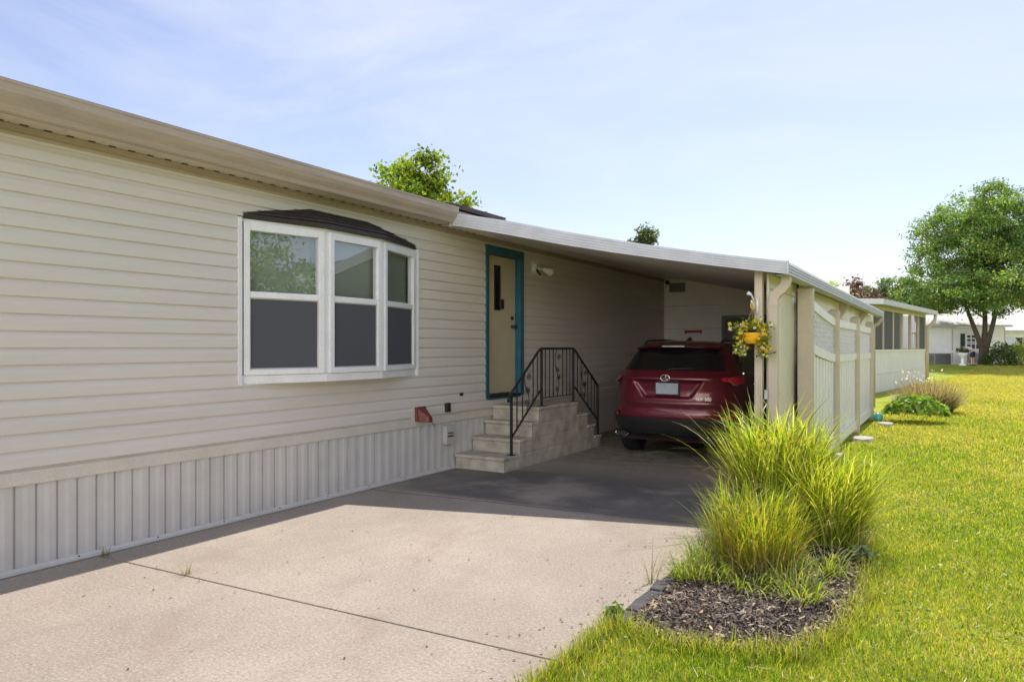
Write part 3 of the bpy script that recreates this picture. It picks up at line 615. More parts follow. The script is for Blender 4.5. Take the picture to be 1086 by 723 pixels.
# ------------------------------------------------------------------ storage shed closing the back of the carport
shed = thing('storage_shed', 'pale cream storage room closing the far end of the carport', 'shed', (1.9, 15.6, 0))
sw = MB().box((0.02, 15.6, -0.05), (1.36, 15.7, 3.12)); sw.box((1.36, 15.6, 2.16), (2.28, 15.7, 2.9)); sw.box((2.28, 15.6, -0.05), (3.78, 15.7, 2.75)); 
shw = sw.build('front_wall', M['shed'], shed)
sd_ = MB()
for z in (0.45, 0.95, 1.45, 1.95, 2.45): sd_.box((0.03, 15.593, z), (1.30, 15.5995, z+0.008)); sd_.box((2.34, 15.593, z), (3.7, 15.5995, z+0.008))
absorb(shw, sd_, M['tan'])
fr_ = MB().box((1.30, 15.57, 0), (1.36, 15.64, 2.22)).box((2.28, 15.57, 0), (2.34, 15.64, 2.22)).box((1.36, 15.57, 2.16), (2.28, 15.64, 2.22))
fr_.build('door_frame', M['ac'], shed)
d2 = MB().box((1.362, 15.60, 0.0), (2.278, 15.65, 2.158)).build('door', mat('olive_door', (0.20, 0.165, 0.105), 0.5), shed)
MB().lathe([(0.03, -0.0), (0.03, -0.02), (0.012, -0.03), (0.03, -0.05), (0.03, -0.075), (0.01, -0.085)], (2.18, 15.60, 1.0), 14, 'y').build('door_knob', M['steel'], d2, smooth=True)
lv = MB().box((0.15, 15.565, 2.765), (0.50, 15.5995, 2.96)).build('wall_vent', M['ac'], shed)
ls = MB()
for k_ in range(6): ls.hexa([(0.17, 15.563, 2.785+k_*0.028), (0.48, 15.563, 2.785+k_*0.028), (0.48, 15.545, 2.775+k_*0.028), (0.17, 15.545, 2.775+k_*0.028)], [(0.17, 15.563, 2.79+k_*0.028), (0.48, 15.563, 2.79+k_*0.028), (0.48, 15.545, 2.78+k_*0.028), (0.17, 15.545, 2.78+k_*0.028)])
ls.build('slat', M['steel'], lv)
MB().lathe([(0.05, -0.0), (0.05, -0.03), (0.035, -0.07), (0.01, -0.08)], (0.10, 15.6, 2.985), 14, 'y').build('junction_box', M['black'], shed, smooth=True)
# small red and white plaque hung on that wall
plq = thing('wall_plaque', 'small red and white plaque on the wall above the car roof', 'plaque', (0.68, 15.59, 1.75))
MB().hexa([(0.50, 15.575, 1.84), (0.86, 15.575, 1.84), (0.88, 15.575, 1.92), (0.48, 15.575, 1.92)], [(0.50, 15.597, 1.84), (0.86, 15.597, 1.84), (0.88, 15.597, 1.92), (0.48, 15.597, 1.92)]).build('board', M['sign_red'], plq)
MB().poly([(0.54, 15.572, 1.80), (0.80, 15.572, 1.80), (0.74, 15.572, 1.73), (0.60, 15.572, 1.73)]).poly([(0.53, 15.573, 1.86), (0.83, 15.573, 1.86), (0.82, 15.573, 1.80), (0.54, 15.573, 1.80)]).build('lower_panel', M['white'], plq)

# ------------------------------------------------------------------ carport
cp = thing('carport', 'attached carport with sagging white metal roof beside the cream home', 'carport', (2, 8, 0))
FT = [(0.262, 7.203, 3.180), (0.372, 7.218, 3.170), (1.025, 7.312, 3.035), (1.721, 7.412, 2.867), (2.267, 7.491, 2.747), (2.785, 7.566, 2.640), (3.374, 7.651, 2.532), (4.063, 7.75, 2.421)]
FH = [0.148, 0.155, 0.165, 0.155, 0.146, 0.135, 0.13, 0.131]
BKY = 20.15
fa = MB()
nb = 5
for i in range(len(FT)-1):
    for k_ in range(nb):
        for (p, h), (q, g_) in (((FT[i], FH[i]), (FT[i+1], FH[i+1])),):
            z0, z1 = p[2]-h*k_/nb, p[2]-h*(k_+1)/nb; w0, w1 = q[2]-g_*k_/nb, q[2]-g_*(k_+1)/nb
            o0, o1 = -0.012, -0.004            # each band leans out a little, so that bands read as ribs
            fa.quad((p[0], p[1]+o1, z0), (q[0], q[1]+o1, w0), (q[0], q[1]+o0, w1), (p[0], p[1]+o0, z1))
            fa.quad((p[0], p[1]+o0, z1), (q[0], q[1]+o0, w1), (q[0], q[1]+o1, w1), (p[0], p[1]+o1, z1))
    p, q = FT[i], FT[i+1]
    fa.quad((p[0], p[1]-0.012, p[2]-FH[i]), (q[0], q[1]-0.012, q[2]-FH[i+1]), (q[0], q[1]+0.05, q[2]-FH[i+1]), (p[0], p[1]+0.05, p[2]-FH[i]))
fa.build('fascia', M['white_alu'], cp, fixn=False)
MB().box((0.245, 7.185, 3.02), (0.265, 7.26, 3.20)).build('end_cap', M['trim'], cp, bevel=0.003)
rp = MB()
for i in range(len(FT)-1):
    p, q = FT[i], FT[i+1]
    rp.quad((p[0], p[1], p[2]), (q[0], q[1], q[2]), (q[0], BKY, q[2]), (p[0], BKY, p[2]))
rp.quad((-0.3, 7.20, 3.295), FT[0], (FT[0][0], BKY, FT[0][2]), (-0.3, BKY, 3.295))
rp.build('roof_sheet', M['white_alu'], cp)
ce = MB()
prof = [(0.02, 3.062)]+[(x, z-h+0.035) for (x, y_, z), h in zip(FT, FH)][1:]
for i in range(len(prof)-1):
    (x0, z0), (x1, z1) = prof[i], prof[i+1]
    yk = 7.05 if x0 < 0.2 else None
    ya = 7.218 if i == 0 else FT[i][1]; yb = FT[i+1][1]
    n_ = 42
    for k_ in range(n_):
        a0, a1 = ya+0.03+(BKY-ya-0.03)*k_/n_, ya+0.03+(BKY-ya-0.03)*(k_+1)/n_; b0, b1 = yb+0.03+(BKY-yb-0.03)*k_/n_, yb+0.03+(BKY-yb-0.03)*(k_+1)/n_
        ce.quad((x0, a0+0.006, z0), (x1, b0+0.006, z1), (x1, b1, z1), (x0, a1, z0))
        ce.quad((x0, a1, z0), (x1, b1, z1), (x1, b1+0.003, z1+0.012), (x0, a1+0.003, z0+0.012))
        ce.quad((x0, a1+0.003, z0+0.012), (x1, b1+0.003, z1+0.012), (x1, b1+0.006, z1), (x0, a1+0.006, z0))
ce.build('ceiling', M['ceiling'], cp, fixn=False)
# side gutter along the outer edge
gu = MB()
zt, zb = 2.421, 2.290
for k_ in range(4):
    z0, z1 = zt-(zt-zb)*k_/4, zt-(zt-zb)*(k_+1)/4
    gu.quad((4.063, 7.746, z0), (4.063, BKY, z0), (4.073, BKY, z1), (4.073, 7.746, z1)); gu.quad((4.073, 7.746, z1), (4.073, BKY, z1), (4.063, BKY, z1), (4.063, 7.746, z1))
gu.quad((4.063, 7.746, zb), (4.063, BKY, zb), (3.94, BKY, zb), (3.94, 7.746, zb)); gu.quad((3.94, 7.746, zb), (3.94, BKY, zb), (3.94, BKY, zb+0.08), (3.94, 7.746, zb+0.08))
gu.quad((4.063, 7.746, zt), (4.063, BKY, zt), (3.95, BKY, zt-0.004), (3.95, 7.746, zt-0.004))
gu.quad((4.063, BKY, zt), (4.063, BKY, zb), (3.94, BKY, zb), (3.94, BKY, zt))
gu.build('side_gutter', M['white_alu'], cp, fixn=False)
MB().box((4.057, 7.730, 2.286), (4.079, 7.756, 2.424)).build('corner_cap', M['white_alu'], cp, bevel=0.003)
MB().box((4.061, 13.2, 2.286), (4.078, 13.26, 2.424)).build('gutter_joint', M['white_alu'], cp)
# post, downspout, side wall
MB().box((3.702, 7.91, -0.04), (3.782, 7.99, 2.45)).build('post', M['tan'], cp, bevel=0.004)
ds = MB()
def rect_sweep(mb, pts, w_, d_):
    n = len(mb.v)
    for i, p in enumerate(pts):
        a = Vector(pts[max(i-1, 0)]); b_ = Vector(pts[min(i+1, len(pts)-1)]); dv = (b_-a).normalized()
        side = dv.cross(Vector((0, 1, 0))).normalized(); f_ = Vector((0, 1, 0)); p = Vector(p)
        mb.v += [tuple(p+side*(sx*w_/2)+f_*(sy*d_/2)) for sx, sy in ((-1, -1), (1, -1), (1, 1), (-1, 1))]
    for i in range(len(pts)-1):
        for k_ in range(4): q = (k_+1) % 4; mb.f.append((n+i*4+k_, n+i*4+q, n+(i+1)*4+q, n+(i+1)*4+k_))
    return mb
path = [(4.005, 8.02, 2.30), (4.003, 8.02, 2.24), (3.99, 8.02, 2.195), (3.962, 8.02, 2.16), (3.92, 8.02, 2.125), (3.895, 8.02, 2.10), (3.878, 8.02, 2.06), (3.874, 8.02, 2.0), (3.874, 8.02, 0.02)]
rect_sweep(ds, path, 0.098, 0.075); dso = ds.build('downspout', M['tan'], cp, bevel=0.006)
for z in (1.985, 1.05): MB().box((3.82, 7.978, z), (3.928, 8.06, z+0.025)).build('strap', M['tan'], dso)
MB().box((3.795, 7.95, 1.0), (3.83, 7.99, 1.10)).build('bracket', M['steel'], dso)
sw2 = MB().box((3.80, 8.04, 0.0), (3.825, 9.66, 2.33)).build('side_panel', M['cream_panel'], cp)
MB().box((3.806, 9.662, 0.0), (3.846, 9.70, 2.34)).build('corner_trim', M['brown_trim'], cp)
MB().box((3.802, 8.045, 2.165), (3.832, 9.655, 2.18)).build('panel_rail', M['tan'], cp)
MB().box((3.802, 8.045, 0.0), (3.834, 9.655, 0.12)).build('panel_rail', M['tan'], cp)
MB().box((3.70, 9.70, -0.02), (3.80, BKY-0.3, 2.34)).build('side_wall', M['cream_panel'], cp)
MB().box((3.72, BKY-0.3, -0.02), (0.05, BKY-0.22, 2.4)).build('end_wall', M['cream_panel'], cp)
for y_ in (13.9, 17.2): MB().hexa([(3.80, y_, 2.05), (3.80, y_+0.06, 2.05), (3.83, y_+0.06, 2.05), (3.83, y_, 2.05)], [(3.80, y_, 2.30), (3.80, y_+0.06, 2.30), (3.98, y_+0.06, 2.30), (3.98, y_, 2.30)]).build('roof_bracket', M['tan'], cp)
d3 = MB(); d3.tube([(4.01, 19.95, 2.29), (4.01, 19.97, 2.22), (3.96, 19.97, 2.13), (3.87, 19.97, 2.08), (3.85, 19.97, 2.0), (3.85, 19.97, 0.05)], 0.045, 10); d3.build('downspout', M['tan'], cp, smooth=True)

# ------------------------------------------------------------------ vinyl privacy fence
fe = thing('privacy_fence', 'white and tan vinyl privacy fence with lattice top beside the carport', 'fence', (3.95, 13, 0))
FY = [9.50, 11.92, 14.78, 17.60]; FX = 3.97
ph = [2.262, 2.085, 2.075, 2.065]
for i, (y_, h) in enumerate(zip(FY, ph)):
    w_ = 0.075
    po = MB().box((FX-w_-(0.02 if i == 0 else 0), y_-w_, -0.05), (FX+w_, y_+w_, h)).build('post', M['tan'], fe, bevel=0.004)
    c = MB(); x0, x1 = FX-w_-(0.02 if i == 0 else 0), FX+w_
    c.hexa([(x0-0.004, y_-w_-0.004, h), (x1+0.004, y_-w_-0.004, h), (x1+0.004, y_+w_+0.004, h), (x0-0.004, y_+w_+0.004, h)], [(x0+0.03, y_-w_+0.03, h+0.035), (x1-0.03, y_-w_+0.03, h+0.035), (x1-0.03, y_+w_-0.03, h+0.035), (x0+0.03, y_+w_-0.03, h+0.035)])
    c.box((x0-0.004, y_-w_-0.004, h-0.03), (x1+0.004, y_+w_+0.004, h-0.0005)); c.build('post_cap', M['tan'], po)
tops = [(2.165, 1.985), (1.975, 1.975), (1.965, 1.965)]; mids = [(1.61, 1.445), (1.44, 1.44), (1.43, 1.43)]
for i in range(3):
    ya, yb = FY[i]+0.075, FY[i+1]-0.075; (ta, tb), (ma, mb_) = tops[i], mids[i]
    T = lambda y_: ta+(tb-ta)*(1-max(0.0, 1-(y_-ya)/(yb-ya))**1.25)
    Mi = lambda y_: ma+(mb_-ma)*(1-max(0.0, 1-(y_-ya)/(yb-ya))**1.25)
    ns = 10; yq = np.linspace(ya, yb, ns+1)
    def railm(fn, h, w_, name):
        r_ = MB()
        for k_ in range(ns):
            y0, y1 = yq[k_], yq[k_+1]
            r_.hexa([(FX-w_, y0, fn(y0)-h), (FX+w_, y0, fn(y0)-h), (FX+w_, y1, fn(y1)-h), (FX-w_, y1, fn(y1)-h)], [(FX-w_, y0, fn(y0)), (FX+w_, y0, fn(y0)), (FX+w_, y1, fn(y1)), (FX-w_, y1, fn(y1))])
        return r_.build(name, M['white'], fe)
    railm(T, 0.115, 0.032, 'top_rail'); railm(Mi, 0.12, 0.034, 'middle_rail'); railm(lambda y_: 0.21, 0.16, 0.032, 'bottom_rail')
    la = MB(); stp = 0.125
    k_ = -12
    while ya+k_*stp < yb+0.6:
        for sgn, xo in ((1, 0.006), (-1, -0.006)):
            P = []
            for f_ in np.linspace(0, 1, 28):
                yy_ = ya+k_*stp+f_*0.62*(1 if sgn > 0 else -1)+(0 if sgn > 0 else 0.62); zz = 1.40+f_*0.62*1.0
                if ya+0.005 < yy_ < yb-0.005 and Mi(yy_)-0.01 < zz < T(yy_)-0.09: P.append((FX+xo, yy_, zz))
            if len(P) > 1: la.obox(P[0], P[-1], 0.030, 0.006, (1, 0, 0))
        k_ += 1
    la.build('lattice', M['white'], fe)
    if i < 2: MB().box((FX-0.030, ya, 0.2), (FX-0.024, yb, min(mids[i])-0.10)).build('groove_shade_panel', M['groove'], fe)  # dark sheet behind the pickets, its colour carries the groove shade
    pk = MB(); n_ = 8 if i < 2 else 14; wp = (yb-ya)/n_
    for k2 in range(n_):
        y0 = ya+wp*k2; gap = 0.060 if i < 2 else 0.008
        pk.box((FX-0.022, y0+gap, 0.20), (FX+0.012, y0+wp-gap, min(Mi(y0), Mi(y0+wp))-0.115))
    pk.build('picket_panel', M['white'], fe)

# ------------------------------------------------------------------ SUV
suv = thing('parked_suv', 'dark red suv parked nose-in under the carport, seen from behind', 'car', (2.17, 9.48, 0), 0, None, True)
PE = 3.0
Zt = [0.26, 0.34, 0.42, 0.52, 0.60, 0.66, 0.72, 0.79, 0.83, 0.95, 1.06, 1.13, 1.17, 1.21, 1.26, 1.40, 1.52, 1.57, 1.60, 1.625, 1.64]
Wt = [0.84, 0.86, 0.885, 0.905, 0.915, 0.918, 0.915, 0.912, 0.91, 0.90, 0.885, 0.872, 0.86, 0.835, 0.80, 0.725, 0.66, 0.63, 0.60, 0.53, 0.36]
Rt = [0.20, 0.10, 0.05, 0.015, 0.0, 0.0, 0.02, 0.065, 0.06, 0.065, 0.05, 0.035, 0.07, 0.115, 0.165, 0.30, 0.42, 0.46, 0.50, 0.58, 0.85]
Ftt = [4.40, 4.52, 4.58, 4.62, 4.63, 4.62, 4.60, 4.54, 4.50, 4.35, 3.9, 3.55, 3.42, 3.34, 3.25, 3.02, 2.80, 2.70, 2.60, 2.40, 2.0]
zq = np.array(Zt)
def sm_(tab):
    zz = np.linspace(0.26, 1.64, 140); v = np.interp(zz, zq, tab); k_ = np.array([1, 2, 3, 2, 1])/9.0
    vp = np.concatenate([[v[0]]*2, v, [v[-1]]*2]); return zz, np.convolve(vp, k_, 'valid')
TB = {n: sm_(tb) for n, tb in (('w', Wt), ('r', Rt), ('f', Ftt))}
gv = lambda n, z: float(np.interp(z, *TB[n]))
def dep(z): return 0.80 if z < 1.15 else 0.80-0.25*min(1, (z-1.15)/0.3)
def ss(a, b_, x): x = min(1, max(0, (x-a)/(b_-a))); return x*x*(3-2*x)
def recess(X, z):
    hw = 0.30+0.16*(z-0.86)/0.22
    return 0.045*ss(hw+0.045, hw-0.01, abs(X))*ss(0.845, 0.885, z)*ss(1.11, 1.065, z)
def rear(t_, z, off=0.0):
    """t -1..1 : left flank, round the tail, right flank"""
    a = abs(t_)*math.pi/2; w_ = gv('w', z)+off; sx = math.sin(a)**(2/PE); cy = math.cos(a)**(2/PE) if a < math.pi/2-1e-6 else 0.0
    X = math.copysign(w_*sx, t_); Y = gv('r', z)-off+dep(z)*(1-cy)
    return (X, Y+recess(X, z), z)
def t_of(X, z):
    s_ = min(1, abs(X)/gv('w', z)); return math.copysign(math.asin(min(1, s_**(PE/2)))*2/math.pi, X)
zs = np.linspace(0.27, 1.64, 96)
cols = []
tt = np.linspace(-1, 1, 141)
ring_fn = []
def slice_pts(z):
    P = [rear(t_, z) for t_ in tt]
    w_ = gv('w', z); y0 = gv('r', z)+dep(z); yf = gv('f', z); df_ = min(0.9, (yf-y0)*0.5)
    side = [(w_*(1.0+0.0), y0+(yf-df_-y0)*k_/44) for k_ in range(1, 45)]
    P += [(x, y_, z) for x, y_ in side]
    for k_ in range(1, 40):
        a = math.pi/2*(1-2*k_/40.0); sg = 1 if a > 0 else -1; aa = abs(a)
        P.append((sg*w_*math.sin(aa)**(2/PE) if aa > 1e-6 else 0, yf-df_*(1-math.cos(aa)**(2/PE)), z))
    P += [(-x, y_, z) for x, y_ in reversed(side)]
    return P
SL = [slice_pts(z) for z in zs]; npt = len(SL[0])
bd = MB(); bd.v = [p for s_ in SL for p in s_]
WHY = (0.90, 3.56); WR = 0.365
for jz in range(len(zs)-1):
    for i in range(npt):
        q = (i+1) % npt; f_ = (jz*npt+i, jz*npt+q, (jz+1)*npt+q, (jz+1)*npt+i)
        c = np.mean([bd.v[k_] for k_ in f_], axis=0)
        if abs(c[0]) > 0.55 and any((c[1]-wy)**2+(c[2]-0.36)**2 < 0.40**2 for wy in WHY): continue
        bd.f.append(f_)
bd.f.append(tuple((len(zs)-1)*npt+i for i in range(npt)))
body = bd.build('body', M['carred'], suv, smooth=True)
MB().box((-0.78, 0.35, 0.24), (0.78, 4.3, 0.75)).build('underbody', M['black'], suv)
# wheel arches
for wy in WHY:
    for sg in (-1, 1):
        ar = MB(); P = []
        for a in np.linspace(R(-25), R(205), 30):
            y_, z = wy+0.405*math.cos(a), 0.36+0.405*math.sin(a); z = max(z, 0.26)
            wv = gv('w', z); yy0 = gv('r', z)+dep(z)
            X = wv if y_ > yy0 else rear(1-0.0, z)[0]
            if y_ < yy0:
                lo_, hi_ = 0.0, 1.0
                for _ in range(24):
                    md = (lo_+hi_)/2
                    if rear(md, z)[1] < y_: lo_ = md
                    else: hi_ = md
                X = rear(lo_, z)[0]
            P.append((sg*(X-0.004), y_, z))
        ar.tube(P, 0.032, 8); ar.build('wheel_arch', M['black'], suv, smooth=True)
        wh = MB(); cx = sg*0.785
        wh.lathe([(0.22, -0.11), (0.31, -0.115), (0.352, -0.095), (0.365, -0.05), (0.365, 0.05), (0.352, 0.095), (0.31, 0.115), (0.22, 0.11)], (cx, wy, 0.365), 40, 'x')
        wheel = wh.build('wheel', M['rubber'], suv, smooth=True)
        rmB = MB(); rmB.lathe([(0.235, sg*0.06), (0.235, sg*0.112), (0.222, sg*0.112), (0.215, sg*0.08)], (cx, wy, 0.365), 36, 'x')
        for k_ in range(5):
            a = k_*2*math.pi/5+0.3; dv = Vector((0, math.cos(a), math.sin(a)))
            rmB.obox(Vector((cx+sg*0.095, wy, 0.365)), Vector((cx+sg*0.10, wy, 0.365))+dv*0.225, 0.055, 0.02, (1, 0, 0))
        rmB.build('rim', M['chrome'], wheel)
def patch(name, material, tl, tr, zl, zh, off, nt_=24, nz_=10, parent=suv, smooth=True):
    """panel lying on the tail between X-limits given as functions of z"""
    P = MB()
    def fn(u, v):
        z = zl+(zh-zl)*v; a = tl(z) if callable(tl) else tl; b_ = tr(z) if callable(tr) else tr
        return rear(a+(b_-a)*u, z, off)
    P.grid(fn, np.linspace(0, 1, nt_), np.linspace(0, 1, nz_))
    return P.build(name, material, parent, smooth=smooth)
lerp = lambda a, b_, f_: a+(b_-a)*f_
rw = lambda z, s_: t_of(s_*lerp(0.725, 0.575, (z-1.225)/(1.555-1.225)), z)
patch('rear_window', M['carglass'], lambda z: rw(z, -1), lambda z: rw(z, 1), 1.232, 1.556, 0.006, 40, 14)
patch('lower_bumper', M['black'], -0.80, 0.80, 0.30, 0.585, 0.014, 90, 14)
patch('bumper_crease', M['black'], -0.80, 0.80, 0.300, 0.335, 0.040, 90, 3)
patch('tailgate_gap', M['black'], lambda z: t_of(-0.74, z), lambda z: t_of(0.74, z), 0.772, 0.784, 0.003, 50, 3)
patch('tailgate_ridge', M['carred'], lambda z: t_of(-0.80, z), lambda z: t_of(0.80, z), 1.115, 1.150, 0.022, 60, 5)
for sg in (-1, 1):
    # lamp: thick at the flank, tapering to a point towards the badge
    def lamp(z0, z1, tin, tout, off):
        P = MB()
        def fn(u, v):
            f_ = u; tq = sg*lerp(tin, tout, f_); zz0 = lerp(1.105, z0, min(1, f_*2.2)); zz1 = lerp(1.135, z1, min(1, f_*1.5)); return rear(tq, lerp(zz0, zz1, v), off)
        return P.grid(fn, np.linspace(0, 1, 30), np.linspace(0, 1, 6))
    tlp = lamp(1.050, 1.155, 0.50, 0.95, 0.030).build('taillight', M['taillight'], suv, smooth=True)
    lamp(1.034, 1.050, 0.60, 0.74, 0.034).build('reversing_lens', M['steel'], tlp, smooth=True)
    patch('reflector', M['taillight'], sg*0.50, sg*0.70, 0.595, 0.63, 0.012, 10, 3)
    ex = MB()
    oc = (sg*0.66, 0.06, 0.345)
    for i_, (ra, yo) in enumerate(((1.0, -0.03), (1.0, 0.10), (0.86, 0.10), (0.86, -0.02))):
        for k_ in range(28):
            a = 2*math.pi*k_/28; ex.v.append((oc[0]+0.105*ra*math.cos(a)*1.0, oc[1]+yo+0.06, oc[2]+0.050*(ra-0.05)*math.sin(a)))
    for i_ in range(3):
        for k_ in range(28): q = (k_+1) % 28; ex.f.append((i_*28+k_, i_*28+q, (i_+1)*28+q, (i_+1)*28+k_))
    n0 = len(ex.v)
    exo = ex.build('exhaust_tip', M['chrome'], suv, smooth=True)
    MB().poly([(oc[0]+0.09*math.cos(a), oc[1]+0.10, oc[2]+0.04*math.sin(a)) for a in np.linspace(0, 2*math.pi, 20, endpoint=False)]).build('exhaust_bore', M['black'], exo)
    # door glass and mirror on the flanks
    P = MB()
    def fs(u, v):
        z = lerp(1.19, 1.52, v); y0 = lerp(0.80, 1.0, v); y1 = lerp(3.05, 2.6, v); return (sg*(gv('w', z)+0.006), lerp(y0, y1, u), z)
    P.grid(fs, np.linspace(0, 1, 12), np.linspace(0, 1, 6)); swd = P.build('side_window', M['carglass'], suv, smooth=True)
    cb = MB(); cb.obox((sg*0.855, 0.80, 1.185), (sg*0.855, 3.1, 1.185), 0.012, 0.02); cb.build('window_trim', M['chrome'], suv)
    for yy_ in (1.05, 2.05): MB().grid(lambda u, v: (sg*(gv('w', lerp(0.42, 1.17, v))+0.003), yy_+u*0.008, lerp(0.42, 1.17, v)), (0, 1), np.linspace(0, 1, 20)).build('door_gap', M['black'], suv)
    for yy_ in (1.15, 2.12): MB().tube([(sg*0.905, yy_, 1.02), (sg*0.925, yy_+0.03, 1.025), (sg*0.925, yy_+0.17, 1.03), (sg*0.905, yy_+0.20, 1.03)], 0.014, 8).build('door_handle', M['chrome'], suv, smooth=True)
    mr_ = MB(); mr_.lathe([(0.0, -0.09), (0.06, -0.08), (0.085, -0.03), (0.085, 0.04), (0.05, 0.09), (0, 0.1)], (sg*1.0, 2.72, 1.18), 16, 'y')
    mr_.v = [(x, y_, 1.18+(z-1.18)*0.8) for x, y_, z in mr_.v]; mr_.obox((sg*0.86, 2.75, 1.15), (sg*0.96, 2.73, 1.15), 0.05, 0.04); mr_.build('wing_mirror', M['carred'], suv, smooth=True)
    rr = MB().tube([(sg*0.56, 0.75, 1.595), (sg*0.56, 0.85, 1.642), (sg*0.57, 1.6, 1.66), (sg*0.56, 2.3, 1.642), (sg*0.55, 2.4, 1.62)], 0.014, 8).build('roof_rail', M['black'], suv, smooth=True)
# spoiler with high brake light, wiper, antenna
spo = MB()
def sp(u, v):
    X = lerp(-0.60, 0.60, u); k_ = (X/0.60)**2; return (X, lerp(0.335, 0.62, v)+0.16*k_, lerp(1.572, 1.622, v)-0.035*k_)
spo.grid(sp, np.linspace(0, 1, 30), np.linspace(0, 1, 5))
def sp2(u, v):
    X = lerp(-0.60, 0.60, u); k_ = (X/0.60)**2; return (X, lerp(0.335, 0.47, v)+0.16*k_, lerp(1.571, 1.548, min(1, v*4))-0.035*k_)
spo.grid(sp2, np.linspace(0, 1, 30), [0, 0.25, 1])
spoiler = spo.build('spoiler', M['carred'], suv, smooth=False)
MB().grid(lambda u, v: (lerp(-0.16, 0.16, u), 0.3315+0.16*(lerp(-0.16, 0.16, u)/0.6)**2, lerp(1.552, 1.570, v)), np.linspace(0, 1, 8), (0, 1)).build('high_brake_light', mat('clear_lens', (0.55, 0.50, 0.50), 0.15), spoiler)
MB().hexa([(-0.02, 0.95, 1.635), (0.02, 0.95, 1.635), (0.025, 1.18, 1.635), (-0.025, 1.18, 1.635)], [(-0.006, 1.10, 1.70), (0.006, 1.10, 1.70), (0.006, 1.17, 1.70), (-0.006, 1.17, 1.70)]).build('antenna_fin', M['carred'], suv, bevel=0.006)
MB().tube([(0.0, 0.12, 1.225), (0.03, 0.13, 1.25), (0.35, 0.16, 1.262)], [0.012, 0.01, 0.006], 8).build('wiper', M['black'], suv)
# number plate (blank, as in the photo), emblem, badge
pz0 = 0.985
pl_y = rear(0.0, pz0)[1]-0.006
pf = MB().box((-0.175, pl_y-0.016, pz0-0.092), (0.175, pl_y, pz0+0.092)).build('plate_frame', M['black'], suv, bevel=0.006)
MB().box((-0.155, pl_y-0.020, pz0-0.075), (0.155, pl_y-0.0165, pz0+0.075)).build('number_plate', mat('plate_pale', (0.36, 0.40, 0.45), 0.4, var=0.1, scale=12), pf)
ly = rear(0, 1.132)[1]-0.030
em = MB(); em.tube([(0.062*math.cos(a), ly, 1.132+0.042*math.sin(a)) for a in np.linspace(0, 2*math.pi, 33)], 0.007, 8, cap=False)
em.tube([(0.026, ly, 1.172), (-0.022, ly, 1.112)], 0.007, 8); em.tube([(-0.022, ly, 1.112), (0.050, ly, 1.112)], 0.0065, 8)
em.build('emblem', M['chrome'], suv, smooth=True)
def text_mesh(txt, size, depth):
    cu = bpy.data.curves.new('text', 'FONT'); cu.body = txt; cu.size = size; cu.extrude = depth; cu.align_x = 'CENTER'; cu.align_y = 'CENTER'
    to = bpy.data.objects.new('text', cu); COL.objects.link(to); dg = bpy.context.evaluated_depsgraph_get(); dg.update()
    me = bpy.data.meshes.new_from_object(to.evaluated_get(dg)); bpy.data.objects.remove(to); return me
me = text_mesh('NX 300', 0.062, 0.003)
bo = link('model_badge', me, suv, M['chrome']); q = rear(t_of(0.50, 0.852), 0.852); bo.location = (q[0], q[1]-0.008, q[2]); bo.rotation_euler = (R(90), 0, R(10))

# ------------------------------------------------------------------ vegetation helpers
def leaves(centers, normals_bias, size, tint, fold=0.25, aspect=0.62):
    n = len(centers)
    nrm = rng.normal(size=(n, 3))+np.asarray(normals_bias); nrm /= np.linalg.norm(nrm, axis=1, keepdims=True)
    a = rng.normal(size=(n, 3)); a -= nrm*np.sum(a*nrm, axis=1, keepdims=True); a /= np.linalg.norm(a, axis=1, keepdims=True)
    b_ = np.cross(nrm, a); s_ = size*rng.uniform(0.6, 1.25, (n, 1))
    c = np.asarray(centers)
    v0 = c-a*s_*0.5; v2 = c+a*s_*0.5; v1 = c+b_*s_*0.5*aspect+nrm*s_*fold*0.4; v3 = c-b_*s_*0.5*aspect+nrm*s_*fold*0.4
    V = np.stack([v0, v1, v2, v3], 1).reshape(-1, 3); F = np.arange(4*n).reshape(n, 4)
    return V, F, np.repeat(tint, 4, axis=0)
def palette(n, cols, w=None, jit=0.15):
    cols = np.asarray(cols); i = rng.choice(len(cols), n, p=w); c = cols[i]*(1+rng.normal(0, jit, (n, 1)))
    return np.clip(c*(1+rng.normal(0, 0.05, (n, 3))), 0.003, 1)
def crown_points(env, n_clump, n_leaf, clump_r, shell=0.55):
    """env: list of (cx,cy,cz,rx,ry,rz) ellipsoids; clumps sit mostly near the outside, leaves scatter round each clump"""
    env = np.asarray(env, float); vol = env[:, 3]*env[:, 4]*env[:, 5]; p = vol/vol.sum()
    out_ = []
    ks = rng.choice(len(env), n_clump, p=p)
    d = rng.normal(size=(n_clump, 3)); d /= np.linalg.norm(d, axis=1, keepdims=True)
    rr = shell+(1-shell)*rng.random((n_clump, 1))**0.7
    inner = rng.random(n_clump) < 0.25; rr[inner] *= rng.random((inner.sum(), 1))
    cc = env[ks, :3]+d*rr*env[ks, 3:]
    per = rng.poisson(n_leaf/n_clump, n_clump).clip(3)
    idx = np.repeat(np.arange(n_clump), per)
    off = rng.normal(size=(len(idx), 3))*np.array([1, 1, 0.62])*clump_r*rng.uniform(0.5, 1.2, (n_clump, 1))[idx]
    return cc[idx]+off, idx, cc
